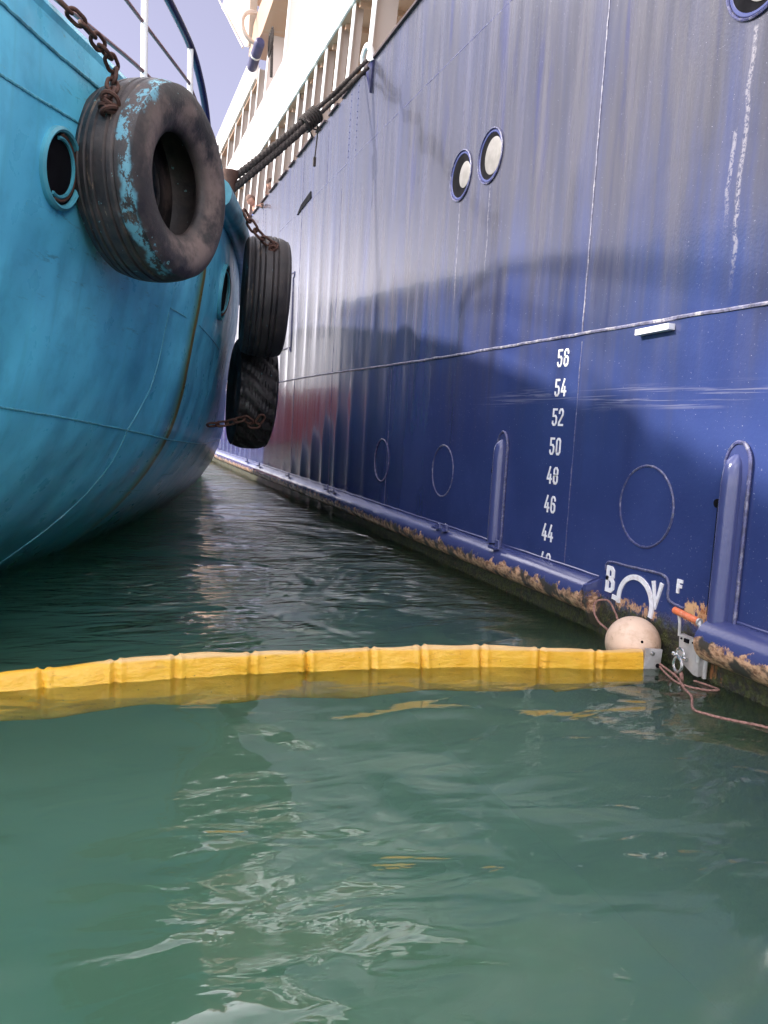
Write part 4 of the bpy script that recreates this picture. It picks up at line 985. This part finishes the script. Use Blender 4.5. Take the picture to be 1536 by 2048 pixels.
# ------------------------------------------------------------------ people
def skin_mesh(name, nodes, edges, mat, root, sub=2):
    me = bpy.data.meshes.new(name); me.from_pydata([n[0] for n in nodes], edges, []); o = bpy.data.objects.new(name, me); COL.objects.link(o)
    md = o.modifiers.new("skin", 'SKIN'); sd = o.modifiers.new("sub", 'SUBSURF'); sd.levels = sub; sd.render_levels = sub
    for i, n in enumerate(nodes): me.skin_vertices[0].data[i].radius = (n[1], n[1])
    me.skin_vertices[0].data[0].use_root = True
    dg = bpy.context.evaluated_depsgraph_get(); nm = bpy.data.meshes.new_from_object(o.evaluated_get(dg)); nm.name = name
    bpy.data.objects.remove(o); nm.materials.clear(); nm.materials.append(mat); nm.polygons.foreach_set('use_smooth', [True] * len(nm.polygons))
    o2 = bpy.data.objects.new(name, nm); COL.objects.link(o2); o2.parent = root; return o2
def person(loc, yaw, label, hairm, shirtm, head_drop=.0):
    root = empty("person", loc, label, "person")
    root.rotation_euler = (0, 0, yaw)     # local -X faces the water
    # joints: leaning on the bulwark, forearms on the rail
    hipz, lean = .92, .24
    neck = (-.26, 0, 1.40); chest = (-.16, 0, 1.22)
    N = [((0.05, 0, hipz), .15), (chest, .15), (neck, .055), ((-.31, 0, 1.47), .05),
         ((-.18, .19, 1.34), .06), ((-.18, -.19, 1.34), .06), ((-.24, .25, 1.14), .045), ((-.24, -.25, 1.14), .045),
         ((-.46, .14, 1.13), .034), ((-.46, -.12, 1.13), .034), ((-.53, .10, 1.12), .028), ((-.53, -.08, 1.12), .028),
         ((.06, .10, .88), .10), ((.06, -.10, .88), .10), ((.04, .11, .48), .065), ((.04, -.11, .48), .065), ((.08, .11, .08), .045), ((.08, -.11, .08), .045), ((-.08, .12, .035), .035), ((-.08, -.12, .035), .035)]
    E = [(0, 1), (1, 2), (2, 3), (2, 4), (2, 5), (4, 6), (5, 7), (6, 8), (7, 9), (8, 10), (9, 11), (0, 12), (0, 13), (12, 14), (13, 15), (14, 16), (15, 17), (16, 18), (17, 19)]
    body = skin_mesh("body", N, E, M['skin'], root)
    # head: shaped ellipsoid looking down
    def headmesh(scale, keep, mat, name, parent):
        bm = bmesh.new(); bmesh.ops.create_uvsphere(bm, u_segments=28, v_segments=20, radius=1)
        tilt = Matrix.Rotation(-.55 - head_drop, 4, 'Y')
        for v in bm.verts:
            x, y, z = v.co
            fx = x; px, py, pz = x * .098, y * .076, z * .118
            if x < 0:
                jaw = max(0, -z); py *= 1 - .35 * jaw; px *= 1 - .12 * jaw
                px -= .022 * math.exp(-((y / .16) ** 2 + ((z + .12) / .20) ** 2))       # nose
                px += .008 * math.exp(-(((abs(y) - .38) / .16) ** 2 + ((z - .08) / .13) ** 2))  # eye sockets
                px -= .006 * math.exp(-((y / .3) ** 2 + ((z + .45) / .08) ** 2))        # lips
            py += math.copysign(.012, y) * math.exp(-((x - .05) / .18) ** 2 - (z / .22) ** 2) * (1 if abs(y) > .6 else 0)   # ears
            v.co = Vector((px, py, pz)) * scale
        if keep:
            dl = [v for v in bm.verts if not keep(v.co / scale)]; bmesh.ops.delete(bm, geom=dl, context='VERTS')
        bmesh.ops.transform(bm, matrix=Matrix.Translation((-.36, 0, 1.55)) @ tilt, verts=bm.verts)
        me = bpy.data.meshes.new(name); bm.to_mesh(me); bm.free(); me.materials.append(mat); me.polygons.foreach_set('use_smooth', [True] * len(me.polygons))
        o = bpy.data.objects.new(name, me); COL.objects.link(o); o.parent = parent; return o
    headmesh(1.0, None, M['skin'], "head", root)
    headmesh(1.10, lambda c: c.z > .045 or (c.x > .015 and c.z > -.05), hairm, "hair", root)
    NS = [((0.06, 0, hipz), .165), (chest, .17), ((-.22, 0, 1.34), .10), ((-.18, .19, 1.34), .078), ((-.18, -.19, 1.34), .078), ((-.235, .245, 1.16), .062), ((-.235, -.245, 1.16), .062)]
    skin_mesh("shirt", NS, [(0, 1), (1, 2), (2, 3), (2, 4), (3, 5), (4, 6)], shirtm, root)
    NT = [((.05, 0, .90), .16), ((.06, .10, .84), .115), ((.06, -.10, .84), .115), ((.04, .11, .48), .08), ((.04, -.11, .48), .08), ((.08, .11, .10), .07), ((.08, -.11, .10), .07)]
    skin_mesh("trousers", NT, [(0, 1), (0, 2), (1, 3), (2, 4), (3, 5), (4, 6)], M['trousers'], root)
    # hands with five fingers each
    for sy, hy in ((1, .10), (-1, -.08)):
        Nn = [((-.545, hy, 1.115), .020), ((-.585, hy, 1.112), .022)]; Ee = [(0, 1)]
        for q, (oy, ln) in enumerate(((-.027, .052), (-.009, .062), (.009, .058), (.026, .045))):
            b0 = len(Nn); Nn += [((-.605, hy + oy, 1.112), .0095), ((-.605 - ln * .6, hy + oy * 1.15, 1.106), .0085), ((-.605 - ln, hy + oy * 1.15, 1.085), .0075)]; Ee += [(1, b0), (b0, b0 + 1), (b0 + 1, b0 + 2)]
        b0 = len(Nn); Nn += [((-.57, hy - sy * .032, 1.108), .0105), ((-.60, hy - sy * .05, 1.10), .009)]; Ee += [(0, b0), (b0, b0 + 1)]
        skin_mesh("hand", Nn, Ee, M['skin'], root, 1)
    return root
person((3.42, 15.95, 4.22), math.radians(20), "dark-haired person leaning over the rail, sunburnt bare arms", M['hair'], M['skin'], .1)
person((3.37, 17.75, 4.36), math.radians(10), "person in a blue shirt leaning over the rail, farther along", M['greyhair'], M['shirt_blue'], .2)
